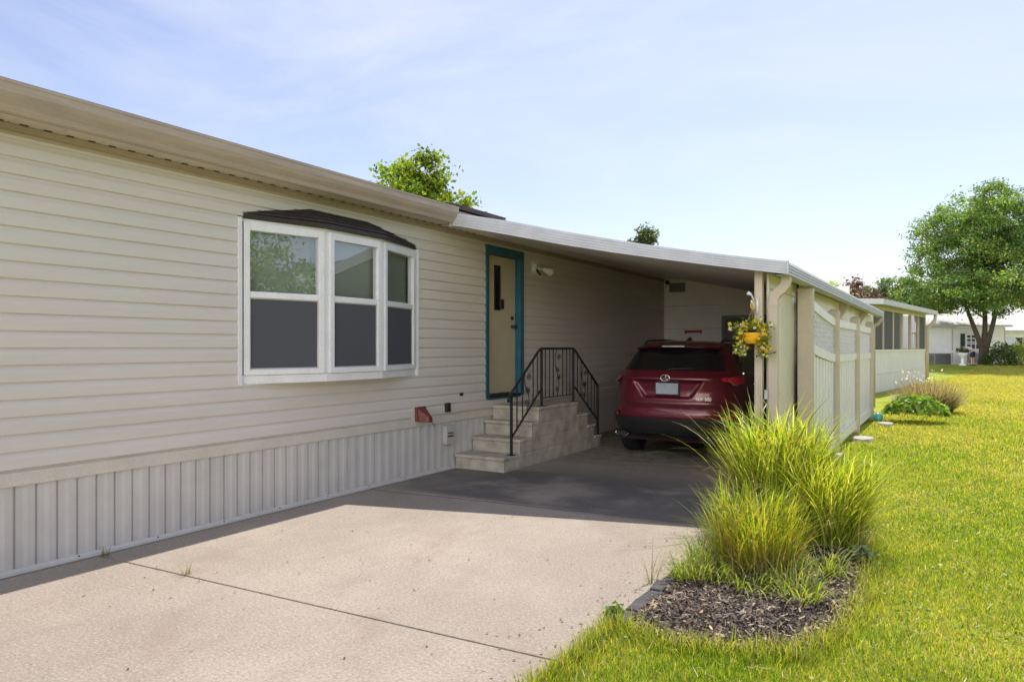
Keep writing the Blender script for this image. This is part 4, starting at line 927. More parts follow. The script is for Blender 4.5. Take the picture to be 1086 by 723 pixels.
def tree(name, label, base, env, limbs, n_clump, n_leaf, clump_r, size, cols, w=None, group=None, trunk=None, cat='tree', jit=0.16):
    t_ = thing(name, label, cat, base, 0, group)
    P, idx, cc = crown_points(env, n_clump, n_leaf, clump_r)
    tint = palette(len(P), cols, w, jit); cl = palette(len(cc), [(0.8, 0.8, 0.8), (0.55, 0.60, 0.66), (1.15, 1.08, 0.85)], None, 0.18)[idx]*1.15; tint = np.clip(tint*cl, 0.003, 1)
    V, F, T = leaves(P, (0, 0, 0.7), size, tint)
    np_mesh('crown', V, F, T, M['leaf'], t_, base)
    tb = MB()
    for pts_, rad in (trunk or []): tb.tube(pts_, rad, 10)
    for k_ in range(limbs):
        e_ = cc[rng.integers(len(cc))]; e0 = np.asarray(env[0][:3]); s0 = np.array([base[0], base[1], base[2]+(e0[2]-base[2])*rng.uniform(0.45, 0.9)])
        mid = (s0+e_)/2+rng.normal(size=3)*0.15; r0 = 0.06*size/0.25+0.02
        tb.tube([s0, mid, e_], [r0, r0*0.6, r0*0.2], 6)
    tb.build('trunk', M['bark'], t_, smooth=True)
    return t_
def ribbons(base, az, lean, length, width, bend, tint0, tint1, seg=6, tw=0.5):
    """arching grass blades, all arrays of length n -> V,F,T"""
    n = len(az); t_ = np.linspace(0, 1, seg+1)
    th = lean[:, None]+bend[:, None]*t_[None, :]**1.5           # angle from the vertical
    ds_ = length[:, None]/seg
    h = np.zeros((n, seg+1)); z = np.zeros((n, seg+1))
    tm = (th[:, 1:]+th[:, :-1])/2
    h[:, 1:] = np.cumsum(np.sin(tm)*ds_, 1); z[:, 1:] = np.cumsum(np.cos(tm)*ds_, 1)
    dx, dy = np.cos(az)[:, None], np.sin(az)[:, None]
    C_ = np.stack([base[:, 0:1]+h*dx, base[:, 1:2]+h*dy, base[:, 2:3]+z], 2)
    tws = rng.uniform(-tw, tw, n); sx, sy = -np.sin(az+tws), np.cos(az+tws)
    wv = (width[:, None]*np.minimum(1, (1-t_[None, :])**0.7*1.05+0.02))/2
    Sd = np.stack([sx[:, None]*wv, sy[:, None]*wv, np.zeros_like(wv)], 2)
    V = np.stack([C_-Sd, C_+Sd], 2).reshape(-1, 3)
    k_ = np.arange(n)[:, None]*(2*(seg+1))+np.arange(seg)[None, :]*2
    F = np.stack([k_, k_+1, k_+3, k_+2], 2).reshape(-1, 4)
    f_ = t_[None, :, None]; T = tint0[:, None, :]*(1-f_)+tint1[:, None, :]*f_
    return V, F, np.repeat(T, 2, axis=1).reshape(-1, 3)
def clump(n, cx, cy, r_, lmin, lmax, lean_max, wmin, wmax, bmin, bmax, cols0, cols1, z0=0.0, azw=None, seg=7):
    a = rng.uniform(0, 2*math.pi, n); rr = r_*np.sqrt(rng.random(n))
    base = np.stack([cx+rr*np.cos(a), cy+rr*np.sin(a), np.full(n, z0)], 1)
    az_ = a+rng.normal(0, 0.9, n); lean = lean_max*(0.25+0.75*rr/r_)*rng.uniform(0.0, 1.0, n)**0.8
    return ribbons(base, az_, lean, rng.uniform(lmin, lmax, n), rng.uniform(wmin, wmax, n), rng.uniform(bmin, bmax, n), palette(n, cols0), palette(n, cols1), seg)
def stem_leaves(n, cx, cy, r_, z0, z1, lmin, lmax, wmin, wmax, cols0, cols1):
    """leaf blades that leave their stems part-way up, spreading every way"""
    z = rng.uniform(z0, z1, n); a = rng.uniform(0, 6.283, n); rr = r_*np.sqrt(rng.random(n))*(0.75+0.5*(z-z0)/(z1-z0))
    base = np.stack([cx+rr*np.cos(a), cy+rr*np.sin(a), z], 1)
    return ribbons(base, a+rng.normal(0, 1.1, n), rng.uniform(0.15, 0.9, n), rng.uniform(lmin, lmax, n), rng.uniform(wmin, wmax, n), rng.uniform(0.2, 1.6, n), palette(n, cols0), palette(n, cols1), 5)
def merge(parts):
    Vs, Fs, Ts, o = [], [], [], 0
    for V, F, T in parts: Vs.append(V); Fs.append(F+o); Ts.append(T); o += len(V)
    return np.concatenate(Vs), np.concatenate(Fs), np.concatenate(Ts)

# ------------------------------------------------------------------ mulch bed, chips, edging stones
BED = np.array([(3.86, 3.80), (4.17, 3.66), (4.54, 3.74), (4.83, 3.90), (4.97, 4.30), (5.03, 5.04), (4.99, 5.9), (4.92, 6.8), (4.72, 7.8), (4.35, 8.8), (4.05, 9.4), (3.86, 9.4)])
def inside(px, py, poly):
    n = len(poly); r_ = np.zeros(len(px), bool); j_ = n-1
    for i in range(n):
        xi, yi = poly[i]; xj, yj = poly[j_]
        c = ((yi > py) != (yj > py)) & (px < (xj-xi)*(py-yi)/(yj-yi+1e-12)+xi); r_ ^= c; j_ = i
    return r_
def bed_z(x, y_):
    d = np.minimum.reduce([np.hypot(x-((a[0]+(b_[0]-a[0])*np.clip(((x-a[0])*(b_[0]-a[0])+(y_-a[1])*(b_[1]-a[1]))/((b_[0]-a[0])**2+(b_[1]-a[1])**2), 0, 1))), y_-((a[1]+(b_[1]-a[1])*np.clip(((x-a[0])*(b_[0]-a[0])+(y_-a[1])*(b_[1]-a[1]))/((b_[0]-a[0])**2+(b_[1]-a[1])**2), 0, 1)))) for a, b_ in zip(BED, np.roll(BED, -1, 0))])
    return -0.022+0.06*np.clip(d/0.35, 0, 1)**0.8
gx, gy = np.meshgrid(np.arange(3.84, 5.12, 0.05), np.arange(3.6, 9.5, 0.05))
mbm = MB()
for i in range(gx.shape[0]-1):
    for k_ in range(gx.shape[1]-1):
        cx_, cy_ = gx[i, k_]+0.025, gy[i, k_]+0.025
        if inside(np.array([cx_]), np.array([cy_]), BED)[0]:
            q = [(gx[i+a, k_+b_], gy[i+a, k_+b_]) for a, b_ in ((0, 0), (0, 1), (1, 1), (1, 0))]
            mbm.quad(*[(x, y_, float(bed_z(np.array([x]), np.array([y_]))[0])+0.012*math.sin(x*31+y_*7)*math.sin(y_*23)) for x, y_ in q])
tag(mbm.build('mulch_bed', M['mulch']), kind='structure')
n = 26000
cx_ = rng.uniform(3.84, 5.1, n); cy_ = 3.6+(9.4-3.6)*rng.random(n)**1.7
k_ = inside(cx_, cy_, BED+rng.normal(0, 0.0, BED.shape)); cx_, cy_ = cx_[k_], cy_[k_]; n = len(cx_)
ln = rng.uniform(0.012, 0.05, n); wd = rng.uniform(0.004, 0.012, n); an = rng.uniform(0, 2*math.pi, n); tilt = rng.normal(0, 0.35, n)
dv = np.stack([np.cos(an)*np.cos(tilt), np.sin(an)*np.cos(tilt), np.sin(tilt)], 1); sv = np.stack([-np.sin(an), np.cos(an), rng.normal(0, 0.5, n)], 1)
c = np.stack([cx_, cy_, bed_z(cx_, cy_)+rng.uniform(0.0, 0.03, n)], 1)
V = np.stack([c-dv*ln[:, None]/2-sv*wd[:, None]/2, c-dv*ln[:, None]/2+sv*wd[:, None]/2, c+dv*ln[:, None]/2+sv*wd[:, None]/2, c+dv*ln[:, None]/2-sv*wd[:, None]/2], 1).reshape(-1, 3)
tint = palette(n, [(0.090, 0.070, 0.058), (0.15, 0.118, 0.096), (0.24, 0.192, 0.155), (0.05, 0.04, 0.038), (0.42, 0.34, 0.22)], [0.30, 0.30, 0.20, 0.13, 0.07])
edge = bed_z(cx_, cy_) < 0.005
tint[edge & (rng.random(n) < 0.38)] = np.array([0.36, 0.29, 0.18])
tag(np_mesh('mulch_chips', V, np.arange(4*n).reshape(n, 4), np.repeat(tint, 4, 0), M['mulchchip']), kind='stuff')
y_ = 3.78; k_ = 0
random.seed(21)
while y_ < 6.2:
    ln_ = random.uniform(0.17, 0.27); w_ = random.uniform(0.075, 0.10); h = random.uniform(0.012, 0.034); x0 = 3.845+random.uniform(-0.006, 0.012)
    b0 = [(x0, y_+0.008, -0.05), (x0+w_, y_+0.010, -0.05), (x0+w_, y_+ln_-0.008, -0.05), (x0, y_+ln_-0.008, -0.05)]
    t0 = [(a+random.uniform(-0.006, 0.006), b_+random.uniform(-0.008, 0.008), h+random.uniform(-0.008, 0.008)) for a, b_, _ in b0]
    so_ = MB().hexa(b0, t0).build('edging_stone', M['stone'], None, bevel=0.010)
    ordn = ['first', 'second', 'third', 'fourth', 'fifth', 'sixth', 'seventh', 'eighth', 'ninth', 'tenth', 'eleventh', 'twelfth', 'thirteenth'][k_]
    tag(so_, '%s dark edging stone from the near end, between driveway and mulch' % ordn, 'edging stone', 'dark stones edging the mulch bed'); y_ += ln_; k_ += 1

# ------------------------------------------------------------------ lawn blades (stuff)
def lawn_noise(x, y_):
    return 0.5+0.22*np.sin(x*1.9+0.7*y_)+0.18*np.sin(y_*1.13-x*0.8+1.3)+0.14*np.sin(x*5.1+y_*3.7)+0.10*np.sin(x*9.7-y_*7.9+2)
def lawn_zone(y0, y1, xl, xr, dens, hmin, hmax, wmin, wmax, seg):
    a = (y1-y0)*(xr-xl); n = int(a*dens); x = rng.uniform(xl, xr, n); y_ = rng.uniform(y0, y1, n)
    edge = 3.845+0.05*np.sin(y_*5)+0.03*np.sin(y_*17+1)+rng.exponential(0.02, n)*0
    k_ = (x > np.where(y_ > 9.3, 4.10+rng.random(n)*0.05, edge)) & ~inside(x+rng.normal(0, 0.035, n), y_+rng.normal(0, 0.035, n), BED)
    k_ &= ~((y_ > 27) & (x < 3.35+(y_-27.7)*0.135))
    f_ = lawn_noise(x, y_); k_ &= rng.random(n) < (1.15-0.55*np.clip(f_-0.45, 0, 1))
    x, y_, f_ = x[k_], y_[k_], f_[k_]; n = len(x)
    near = np.clip((7-y_)/4, 0, 1); far = np.clip((y_-9)/22, 0, 1)
    g1 = palette(n, [(0.16, 0.31, 0.018), (0.25, 0.40, 0.022), (0.35, 0.46, 0.030), (0.10, 0.20, 0.02)], [0.3, 0.33, 0.25, 0.12], 0.2); g2 = palette(n, [(0.46, 0.50, 0.05), (0.58, 0.55, 0.12)], None, 0.16); g3 = palette(n, [(0.60, 0.49, 0.24), (0.52, 0.43, 0.17)], None, 0.14)
    u = rng.random(n); dry = np.clip(0.18+0.65*(f_-0.45)+0.62*far-0.14*near, 0.03, 0.92); straw = dry*0.45
    t0 = np.where((u < straw)[:, None], g3, np.where((u < dry+0.22)[:, None], g2, g1))
    base = np.stack([x, y_, ground_z(x, y_)], 1)
    cut = rng.uniform(hmin, hmax, n)*(1+0.35*near)*(0.75+0.6*np.clip(1-f_, 0, 1))
    return ribbons(base, rng.uniform(0, 6.283, n), rng.uniform(0, 0.95, n), cut, rng.uniform(wmin, wmax, n), rng.uniform(0.1, 0.95, n), t0*0.8, t0*1.1, seg)
parts = [lawn_zone(2.3, 4.2, 3.75, 7.0, 14000, 0.02, 0.062, 0.0025, 0.0055, 3), lawn_zone(4.2, 7.0, 3.85, 7.2, 9500, 0.02, 0.055, 0.003, 0.006, 2), lawn_zone(7.0, 11.0, 3.9, 7.8, 5200, 0.02, 0.05, 0.005, 0.009, 2),
         lawn_zone(11, 18, 4.0, 9.0, 1700, 0.03, 0.07, 0.008, 0.014, 2), lawn_zone(18, 30, 3.5, 10, 800, 0.035, 0.075, 0.011, 0.020, 2), lawn_zone(30, 62, 3.3, 12, 330, 0.04, 0.08, 0.014, 0.026, 2)]
V, F, T = merge(parts)
tag(np_mesh('lawn_grass', V, F, T, M['blade']), kind='stuff')
# shaggy fringe where lawn meets concrete and bed
n = 5200
e_ = np.concatenate([np.stack([3.835+rng.exponential(0.03, 1800), rng.uniform(2.4, 3.75, 1800)], 1)]+[np.stack([a[0]+(b_[0]-a[0])*u+rng.normal(0, 0.045, 500), a[1]+(b_[1]-a[1])*u+rng.normal(0, 0.045, 500)], 1) for a, b_ in zip(BED[:8], BED[1:9]) for u in [rng.random(500)]])
n = len(e_)
V, F, T = ribbons(np.concatenate([e_, np.full((n, 1), -0.025)], 1), rng.uniform(0, 6.283, n), rng.uniform(0, 0.7, n), rng.uniform(0.05, 0.15, n), rng.uniform(0.003, 0.007, n), rng.uniform(0.2, 1.2, n), palette(n, [(0.20, 0.30, 0.02), (0.30, 0.38, 0.03)]), palette(n, [(0.30, 0.40, 0.03), (0.44, 0.45, 0.06), (0.60, 0.52, 0.25)]), 3)
tag(np_mesh('edge_grass', V, F, T, M['blade']), kind='stuff')

# broad-leaved weeds and clippings in the turf
n = 2600; pc = np.stack([rng.uniform(3.85, 6.6, 70), 2.3+7*rng.random(70)**1.5], 1)
P = pc[rng.integers(0, 70, n)]+rng.normal(0, 0.09, (n, 2)); k_ = (P[:, 0] > 3.86) & ~inside(P[:, 0], P[:, 1], BED); P = P[k_]; n = len(P)
V, F, T = leaves(np.concatenate([P, rng.uniform(-0.015, 0.03, (n, 1))], 1), (0, 0, 1.8), 0.026, palette(n, [(0.16, 0.27, 0.03), (0.24, 0.36, 0.04), (0.42, 0.44, 0.14)]), 0.2, 0.8)
tag(np_mesh('lawn_weeds', V, F, T, M['blade']), kind='stuff')
n = 1500; P = np.stack([rng.uniform(3.9, 6.8, n), 2.4+10*rng.random(n)**1.6], 1); k_ = ~inside(P[:, 0], P[:, 1], BED) & ((P[:, 1] < 9.2) | (P[:, 0] > 4.15)); P = P[k_]; n = len(P)
V, F, T = ribbons(np.concatenate([P, rng.uniform(0.0, 0.03, (n, 1))], 1), rng.uniform(0, 6.283, n), rng.uniform(1.1, 1.6, n), rng.uniform(0.03, 0.08, n), rng.uniform(0.003, 0.006, n), rng.uniform(-0.2, 0.4, n), palette(n, [(0.62, 0.53, 0.30), (0.50, 0.42, 0.22)]), palette(n, [(0.70, 0.62, 0.38)]), 2)
tag(np_mesh('dry_clippings', V, F, T, M['blade']), kind='stuff')
# leaf litter and grit blown onto the driveway
n = 420; xx = np.concatenate([rng.uniform(0.15, 3.75, 170), 3.80-rng.exponential(0.12, 130).clip(0, 1), rng.uniform(0.9, 3.0, 120)]); yy_ = np.concatenate([rng.uniform(2.0, 9.5, 170), rng.uniform(2.6, 6.6, 130), rng.uniform(8.8, 10.2, 120)])
V, F, T = leaves(np.stack([xx, yy_, np.full(n, 0.006)], 1), (0, 0, 6), 0.022, palette(n, [(0.16, 0.12, 0.07), (0.28, 0.22, 0.12), (0.10, 0.08, 0.055)]), 0.2, 0.6)
tag(np_mesh('leaf_litter', V, F, T, M['mulchchip']), kind='stuff')

# ------------------------------------------------------------------ ornamental grasses
YG0 = [(0.30, 0.27, 0.07), (0.22, 0.26, 0.04), (0.34, 0.29, 0.10)]; YG1 = [(0.48, 0.60, 0.04), (0.58, 0.66, 0.06), (0.38, 0.52, 0.035), (0.72, 0.74, 0.30)]
def og(name, label, cx, cy, parts_, cat='plant', group=None):
    t_ = thing(name, label, cat, (cx, cy, 0), 0, group)
    V, F, T = merge(parts_); np_mesh('foliage', V, F, T, M['blade'], t_, (cx, cy, 0)); return t_
DKG = [(0.24, 0.36, 0.03), (0.32, 0.45, 0.04), (0.16, 0.26, 0.025)]
c1 = [clump(520, 4.22, 6.42, 0.27, 0.70, 1.05, 0.34, 0.012, 0.021, 0.2, 1.0, YG0, YG1),
      clump(300, 4.22, 6.42, 0.29, 0.55, 1.0, 0.40, 0.010, 0.018, 0.3, 1.1, DKG, DKG+YG1),
      clump(70, 4.16, 6.40, 0.24, 1.0, 1.45, 0.45, 0.012, 0.020, 0.5, 1.7, YG0, YG1, seg=9),
      clump(420, 4.27, 6.36, 0.33, 0.35, 0.75, 0.6, 0.009, 0.015, 0.3, 1.4, YG0, YG1),
      clump(120, 4.2, 6.42, 0.28, 0.4, 0.9, 0.8, 0.007, 0.012, 0.8, 2.0, [(0.34, 0.25, 0.12)], [(0.52, 0.43, 0.26)])]
c1 += [stem_leaves(800, 4.23, 6.42, 0.33, 0.20, 0.80, 0.22, 0.50, 0.010, 0.019, YG0+DKG, YG1+YG1+DKG)]
og('ornamental_grass', 'tallest arching yellow-green ornamental grass, in front of the carport post', 4.22, 6.42, c1)
c2 = [clump(420, 4.64, 6.20, 0.24, 0.5, 0.88, 0.45, 0.009, 0.015, 0.3, 1.1, YG0, YG1), clump(200, 4.66, 6.15, 0.24, 0.4, 0.85, 0.6, 0.008, 0.014, 0.4, 1.3, DKG, DKG+YG1), clump(130, 4.66, 6.15, 0.24, 0.5, 0.95, 0.9, 0.008, 0.013, 0.5, 1.6, YG0, YG1),
      clump(160, 4.64, 6.15, 0.21, 0.25, 0.6, 0.7, 0.005, 0.008, 0.5, 1.5, [(0.26, 0.16, 0.09)], [(0.38, 0.27, 0.14)])]
c2 += [stem_leaves(650, 4.66, 6.15, 0.30, 0.12, 0.58, 0.18, 0.38, 0.008, 0.014, YG0+DKG, YG1+DKG)]
og('ornamental_grass', 'mid-height ornamental grass at the right rear of the mulch bed, near the lawn', 4.64, 6.20, c2)
G0 = [(0.36, 0.25, 0.10), (0.28, 0.17, 0.08), (0.26, 0.25, 0.05)]; G1 = [(0.48, 0.56, 0.04), (0.56, 0.60, 0.07), (0.38, 0.48, 0.035)]
c3 = [clump(360, 4.33, 5.16, 0.26, 0.30, 0.68, 0.42, 0.006, 0.011, 0.1, 0.7, G0, G1), clump(200, 4.33, 5.16, 0.27, 0.30, 0.62, 0.50, 0.005, 0.010, 0.2, 0.9, DKG, DKG), clump(170, 4.33, 5.14, 0.22, 0.35, 0.75, 0.55, 0.006, 0.010, 0.4, 1.5, G0, G1),
      clump(240, 4.34, 5.10, 0.25, 0.25, 0.5, 0.5, 0.004, 0.008, 0.3, 1.2, [(0.24, 0.12, 0.07)], [(0.42, 0.30, 0.16)])]
c3 += [stem_leaves(500, 4.33, 5.14, 0.25, 0.15, 0.5, 0.14, 0.30, 0.006, 0.010, G0+DKG, G1+DKG)]
og('ornamental_grass', 'upright brown-based ornamental grass nearest the camera in the mulch bed', 4.33, 5.14, c3)
LR0 = [(0.24, 0.26, 0.07), (0.32, 0.31, 0.12)]; LR1 = [(0.44, 0.48, 0.15), (0.56, 0.56, 0.28), (0.34, 0.42, 0.07)]
tufts = [(4.00, 4.72, 0.10, 'at the left foot of the front grass, nearest the edging stones'), (4.14, 4.74, 0.10, 'under the left side of the front grass'), (3.97, 5.15, 0.10, 'between edging stones and the front grass'),
         (4.40, 4.70, 0.13, 'right in front of the upright grass, largest of its kind'), (4.60, 4.92, 0.12, 'right of the upright grass on bare mulch'), (4.70, 4.66, 0.10, 'nearest the right rim of the mulch'), (4.52, 5.25, 0.10, 'between the front and the right rear grasses'), (4.76, 5.3, 0.11, 'on bare mulch in front of the right rear grass')]
for x, y_, r_, wh_ in tufts:
    og('lilyturf', 'low striped grassy tuft %s' % wh_, x, y_, [clump(110, x, y_, r_*1.2, 0.13, 0.32, 1.1, 0.006, 0.011, 0.6, 2.0, LR0+DKG, LR1+[(0.24, 0.33, 0.04)], 0.02, seg=5)], 'plant', 'low striped tufts in the mulch bed')
def leafy(name, label, loc, n, rad, hgt, size, cols, cat='plant', bias=(0, 0, 1.2), mat_='leaf', extra=None, stem=True, group=None):
    t_ = thing(name, label, cat, loc, 0, group)
    d = rng.normal(size=(n, 3)); d /= np.linalg.norm(d, axis=1, keepdims=True); d[:, 2] = np.abs(d[:, 2])
    P = np.asarray(loc)+d*np.array([rad, rad, hgt])*(0.55+0.5*rng.random((n, 1)))*(1+0.12*np.sin(np.arctan2(d[:, 1], d[:, 0])*5)[:, None])
    V, F, T = leaves(P, bias, size, palette(n, cols)); np_mesh('foliage', V, F, T, M[mat_], t_, loc)
    sb = MB()
    for k_ in range(7):
        a = rng.uniform(0, 6.28); sb.tube([loc, (loc[0]+rad*0.4*math.cos(a), loc[1]+rad*0.4*math.sin(a), loc[2]+hgt*0.75)], [0.012*max(1, rad), 0.004*max(1, rad)], 5)
    sb.build('stem', M['bark'], t_); return t_
leafy('young_weed', 'small bright yellow-green weed at the front of the mulch bed', (4.52, 4.68, 0.02), 90, 0.09, 0.09, 0.035, [(0.26, 0.30, 0.02), (0.20, 0.26, 0.02)])
leafy('weed', 'broad-leaved green weed at the near end of the edging stones', (3.83, 3.86, 0.0), 60, 0.08, 0.08, 0.05, [(0.10, 0.20, 0.03), (0.16, 0.24, 0.04)])
# hosta and catmint by the fence end, pale flower stems behind
t_ = thing('hosta', 'low bright green hosta mound on the lawn past the fence', 'plant', (4.86, 17.3, 0))
n = 520
a = rng.uniform(0, 6.283, n); rr = 0.60*np.sqrt(rng.random(n)); hz = 0.52*np.sqrt(np.clip(1-(rr/0.66)**2, 0, 1))*rng.uniform(0.72, 1.05, n)
P = np.stack([4.86+rr*np.cos(a), 17.3+rr*np.sin(a)*0.8, hz], 1); bias = np.stack([np.cos(a)*rr, np.sin(a)*rr, np.full(n, 0.55)], 1)*2.2
V, F, T = leaves(P, bias, 0.17, palette(n, [(0.24, 0.36, 0.05), (0.38, 0.48, 0.09), (0.16, 0.27, 0.045)]), 0.3, 0.75); np_mesh('foliage', V, F, T, M['leaf'], t_, (4.86, 17.3, 0))
t_ = thing('catmint', 'greyish mauve catmint bush behind the hosta', 'plant', (5.02, 20.2, 0))
pp = [clump(1900, 5.02, 20.2, 0.50, 0.45, 0.92, 1.1, 0.012, 0.024, 0.1, 0.9, [(0.17, 0.18, 0.09)], [(0.33, 0.25, 0.24), (0.42, 0.33, 0.30), (0.25, 0.22, 0.18), (0.48, 0.42, 0.36)], seg=4)]
V, F, T = merge(pp); np_mesh('foliage', V, F, T, M['blade'], t_, (5.02, 20.2, 0))
t_ = thing('white_flower', 'thin white flower stems by the neighbour’s sunroom corner', 'plant', (4.75, 24.5, 0))
pp = [clump(40, 4.75, 24.5, 0.30, 0.5, 0.95, 0.5, 0.012, 0.02, 0.1, 0.8, [(0.2, 0.2, 0.1)], [(0.75, 0.70, 0.62)], seg=4)]
V, F, T = merge(pp); V2, F2, T2 = leaves(V[9::10][:40]+rng.normal(0, 0.02, (len(V[9::10][:40]), 3)), (0, 0, 0.5), 0.11, palette(len(V[9::10][:40]), [(0.75, 0.71, 0.64)], None, 0.05))
np_mesh('stem', V, F, T, M['blade'], t_, (4.75, 24.5, 0)); np_mesh('blossom', V2, F2, T2, M['petal'], t_, (4.75, 24.5, 0))
# small things along the fence
def flat_stone(x, y_, w_, d_, h, label):
    random.seed(int(x*100)); k_ = 9
    bot = [(x+w_*(0.9+0.2*random.random())*math.cos(a), y_+d_*(0.9+0.2*random.random())*math.sin(a), -0.04) for a in np.linspace(0, 2*math.pi, k_, endpoint=False)]
    top = [(a+(x-a)*0.12, b_+(y_-b_)*0.12, h) for a, b_, _ in bot]
    tag(MB().hexa(bot, top).build('flat_stone', M['pale_stone'], None, bevel=0.01), label, 'stone', 'pale flat stones along the fence')
flat_stone(4.22, 13.5, 0.19, 0.30, 0.035, 'pale flat stone on the grass beside the third fence post')
flat_stone(4.36, 16.4, 0.16, 0.26, 0.03, 'pale flat stone near the turquoise ball at the fence end')
flat_stone(4.12, 11.3, 0.10, 0.14, 0.03, 'small pale stone at the foot of the fence behind the grasses')
tb = thing('glass_globe', 'small turquoise ball resting on the lawn by the last fence post', 'garden ball', (4.17, 17.1, 0))
MB().lathe([(0.001, -0.03), (0.055, -0.015), (0.09, 0.03), (0.10, 0.075), (0.09, 0.12), (0.055, 0.16), (0.001, 0.175)], (4.17, 17.1, 0), 20).build('globe', M['turquoise'], tb, smooth=True)
leafy('silver_weed', 'small silvery-leaved weed at the right rim of the mulch bed', (4.93, 5.95, 0), 40, 0.09, 0.07, 0.06, [(0.42, 0.50, 0.42), (0.30, 0.40, 0.25)])
# a few weeds in cracks
for x, y_, lab in ((0.10, 3.05, 'small grass weed at the foot of the skirting'), (1.02, 3.09, 'tiny yellow weed in the driveway joint'), (3.80, 4.55, 'thin weed leaning over the driveway edge by the stones'), (3.82, 5.7, 'taller grassy weed at the driveway edge beside the tall grass')):
    h = 0.12 if x < 2 else 0.34
    og('weed', lab, x, y_, [clump(16 if x < 2 else 14, x, y_, 0.03, h*0.5, h, 0.6, 0.003, 0.006, 0.2, 1.2, [(0.16, 0.17, 0.04)], [(0.25, 0.26, 0.06), (0.33, 0.29, 0.10)], -0.01, seg=5)])

# ------------------------------------------------------------------ hanging flower basket on the post
hb = thing('hanging_flower_basket', 'orange-yellow pot of trailing yellow and white flowers hanging on the carport post', 'flower basket', (3.70, 7.85, 1.55))
bx, by = 3.705, 7.82
MB().lathe([(0.03, 1.585), (0.075, 1.588), (0.098, 1.64), (0.108, 1.69), (0.112, 1.70), (0.100, 1.70), (0.09, 1.66)], (bx, by, 0), 24).build('pot', M['yellowpot'], hb, smooth=True)
hk = MB().tube([(3.70, 7.905, 2.00), (3.70, 7.86, 2.06), (3.69, 7.82, 2.10), (3.675, 7.80, 2.115)], 0.009, 8); hk.tube([(3.70, 7.905, 1.93), (3.70, 7.86, 1.985), (3.69, 7.825, 2.04)], 0.009, 8); hk.tube([(3.735, 7.90, 2.07), (3.735, 7.90, 1.90)], 0.014, 8); hk.tube([(3.69, 7.82, 2.10), (3.655, 7.80, 2.12)], [0.016, 0.02], 8)
hk.build('bracket', M['white'], hb, smooth=True)
MB().tube([(bx+0.02*math.cos(a), by, 1.985+0.03*math.sin(a)) for a in np.linspace(0, 6.283, 17)], 0.006, 6).build('hook_ring', M['yellowpot'], hb)
for s_ in (-1, 0, 1): MB().tube([(bx, by, 1.96), (bx+0.05*s_, by+0.02*(1-abs(s_)), 1.83), (bx+0.10*s_, by+0.09*(1-abs(s_)), 1.70)], 0.004, 5).build('cord', mat('jute', (0.35, 0.24, 0.12), 0.9), hb)
P = [np.stack([bx+rng.normal(0, 0.08, 260), by+rng.normal(0, 0.06, 260), 1.73+np.abs(rng.normal(0, 0.045, 260))], 1)]
for (dx, n_, l_) in ((-0.12, 230, 0.27), (0.12, 260, 0.29)):
    u = rng.random(n_); P.append(np.stack([bx+dx*(0.75+0.25*np.sqrt(u))+rng.normal(0, 0.03, n_), by-0.02+rng.normal(0, 0.04, n_), 1.73-u*l_], 1))
P.append(np.stack([bx-0.17+rng.normal(0, 0.03, 25), by+rng.normal(0, 0.03, 25), 1.74+rng.normal(0, 0.015, 25)], 1)); P = np.concatenate(P)
V, F, T = leaves(P, (0, -0.6, 0.5), 0.040, palette(len(P), [(0.22, 0.30, 0.03), (0.30, 0.36, 0.05), (0.14, 0.22, 0.03)])); fol = (V, F, T)
i_ = rng.choice(len(P), 230, replace=False); Q = P[i_]+np.array([0, -0.02, 0.012])
pet = leaves(Q, (0, -1.2, 0.4), 0.045, palette(len(Q), [(0.85, 0.52, 0.03), (0.85, 0.64, 0.05), (0.80, 0.77, 0.68), (0.75, 0.30, 0.03)], [0.38, 0.27, 0.27, 0.08], 0.05), 0.3, 0.9)
V, F, T = merge([fol, pet]); np_mesh('flowering_foliage', V, F, T, M['leaf'], hb, (3.70, 7.85, 1.55))

# ------------------------------------------------------------------ neighbour's sunroom
SRZ = math.atan2(-1.27, 9.4)          # its long face runs a little off the y axis
srm = thing('neighbour_sunroom', 'white neighbouring home with glazed sunroom behind the fence', 'house', (3.20, 27.4, 0), SRZ, None, True)
LS = 9.9      # length of the face (local y); local x outward
sr = MB().box((-7, 0, -0.1), (0, LS, 0.62)).box((-7, 0, 0.66), (-0.015, LS, 1.42))
sr.box((-7, 0, 1.42), (-0.02, 0.1, 2.95)); sr.box((-7, LS-0.1, 1.42), (-0.02, LS, 2.95)); sr.box((-7, 0.1, 1.42), (-3.2, LS-0.1, 2.95))
sr.build('wall', M['far_white'], srm)
MB().box((-7, 0.0, 0.62), (0.02, LS, 0.66)).build('trim_band', M['far_white'], srm)
MB().hexa([(-7.2, -0.3, 3.35), (0.42, -0.3, 2.98), (0.42, LS+0.45, 2.98), (-7.2, LS+0.45, 3.35)], [(-7.2, -0.3, 3.55), (0.42, -0.3, 3.16), (0.42, LS+0.45, 3.16), (-7.2, LS+0.45, 3.55)]).build('roof', M['white_alu'], srm)
MB().box((-0.02, 0, 2.86), (0.01, LS, 2.99)).build('header', M['tan'], srm)
nwin = 6; wv = LS/nwin
for k_ in range(nwin+1):
    yq_ = min(max(k_*wv, 0.06), LS-0.10); MB().box((-0.06, yq_-0.06, 1.42), (0.022, yq_+0.06, 2.86)).build('window_post', M['tan'], srm)
MB().box((-0.06, 0.06, 1.40), (0.03, LS-0.06, 1.46)).build('sill', M['white'], srm)
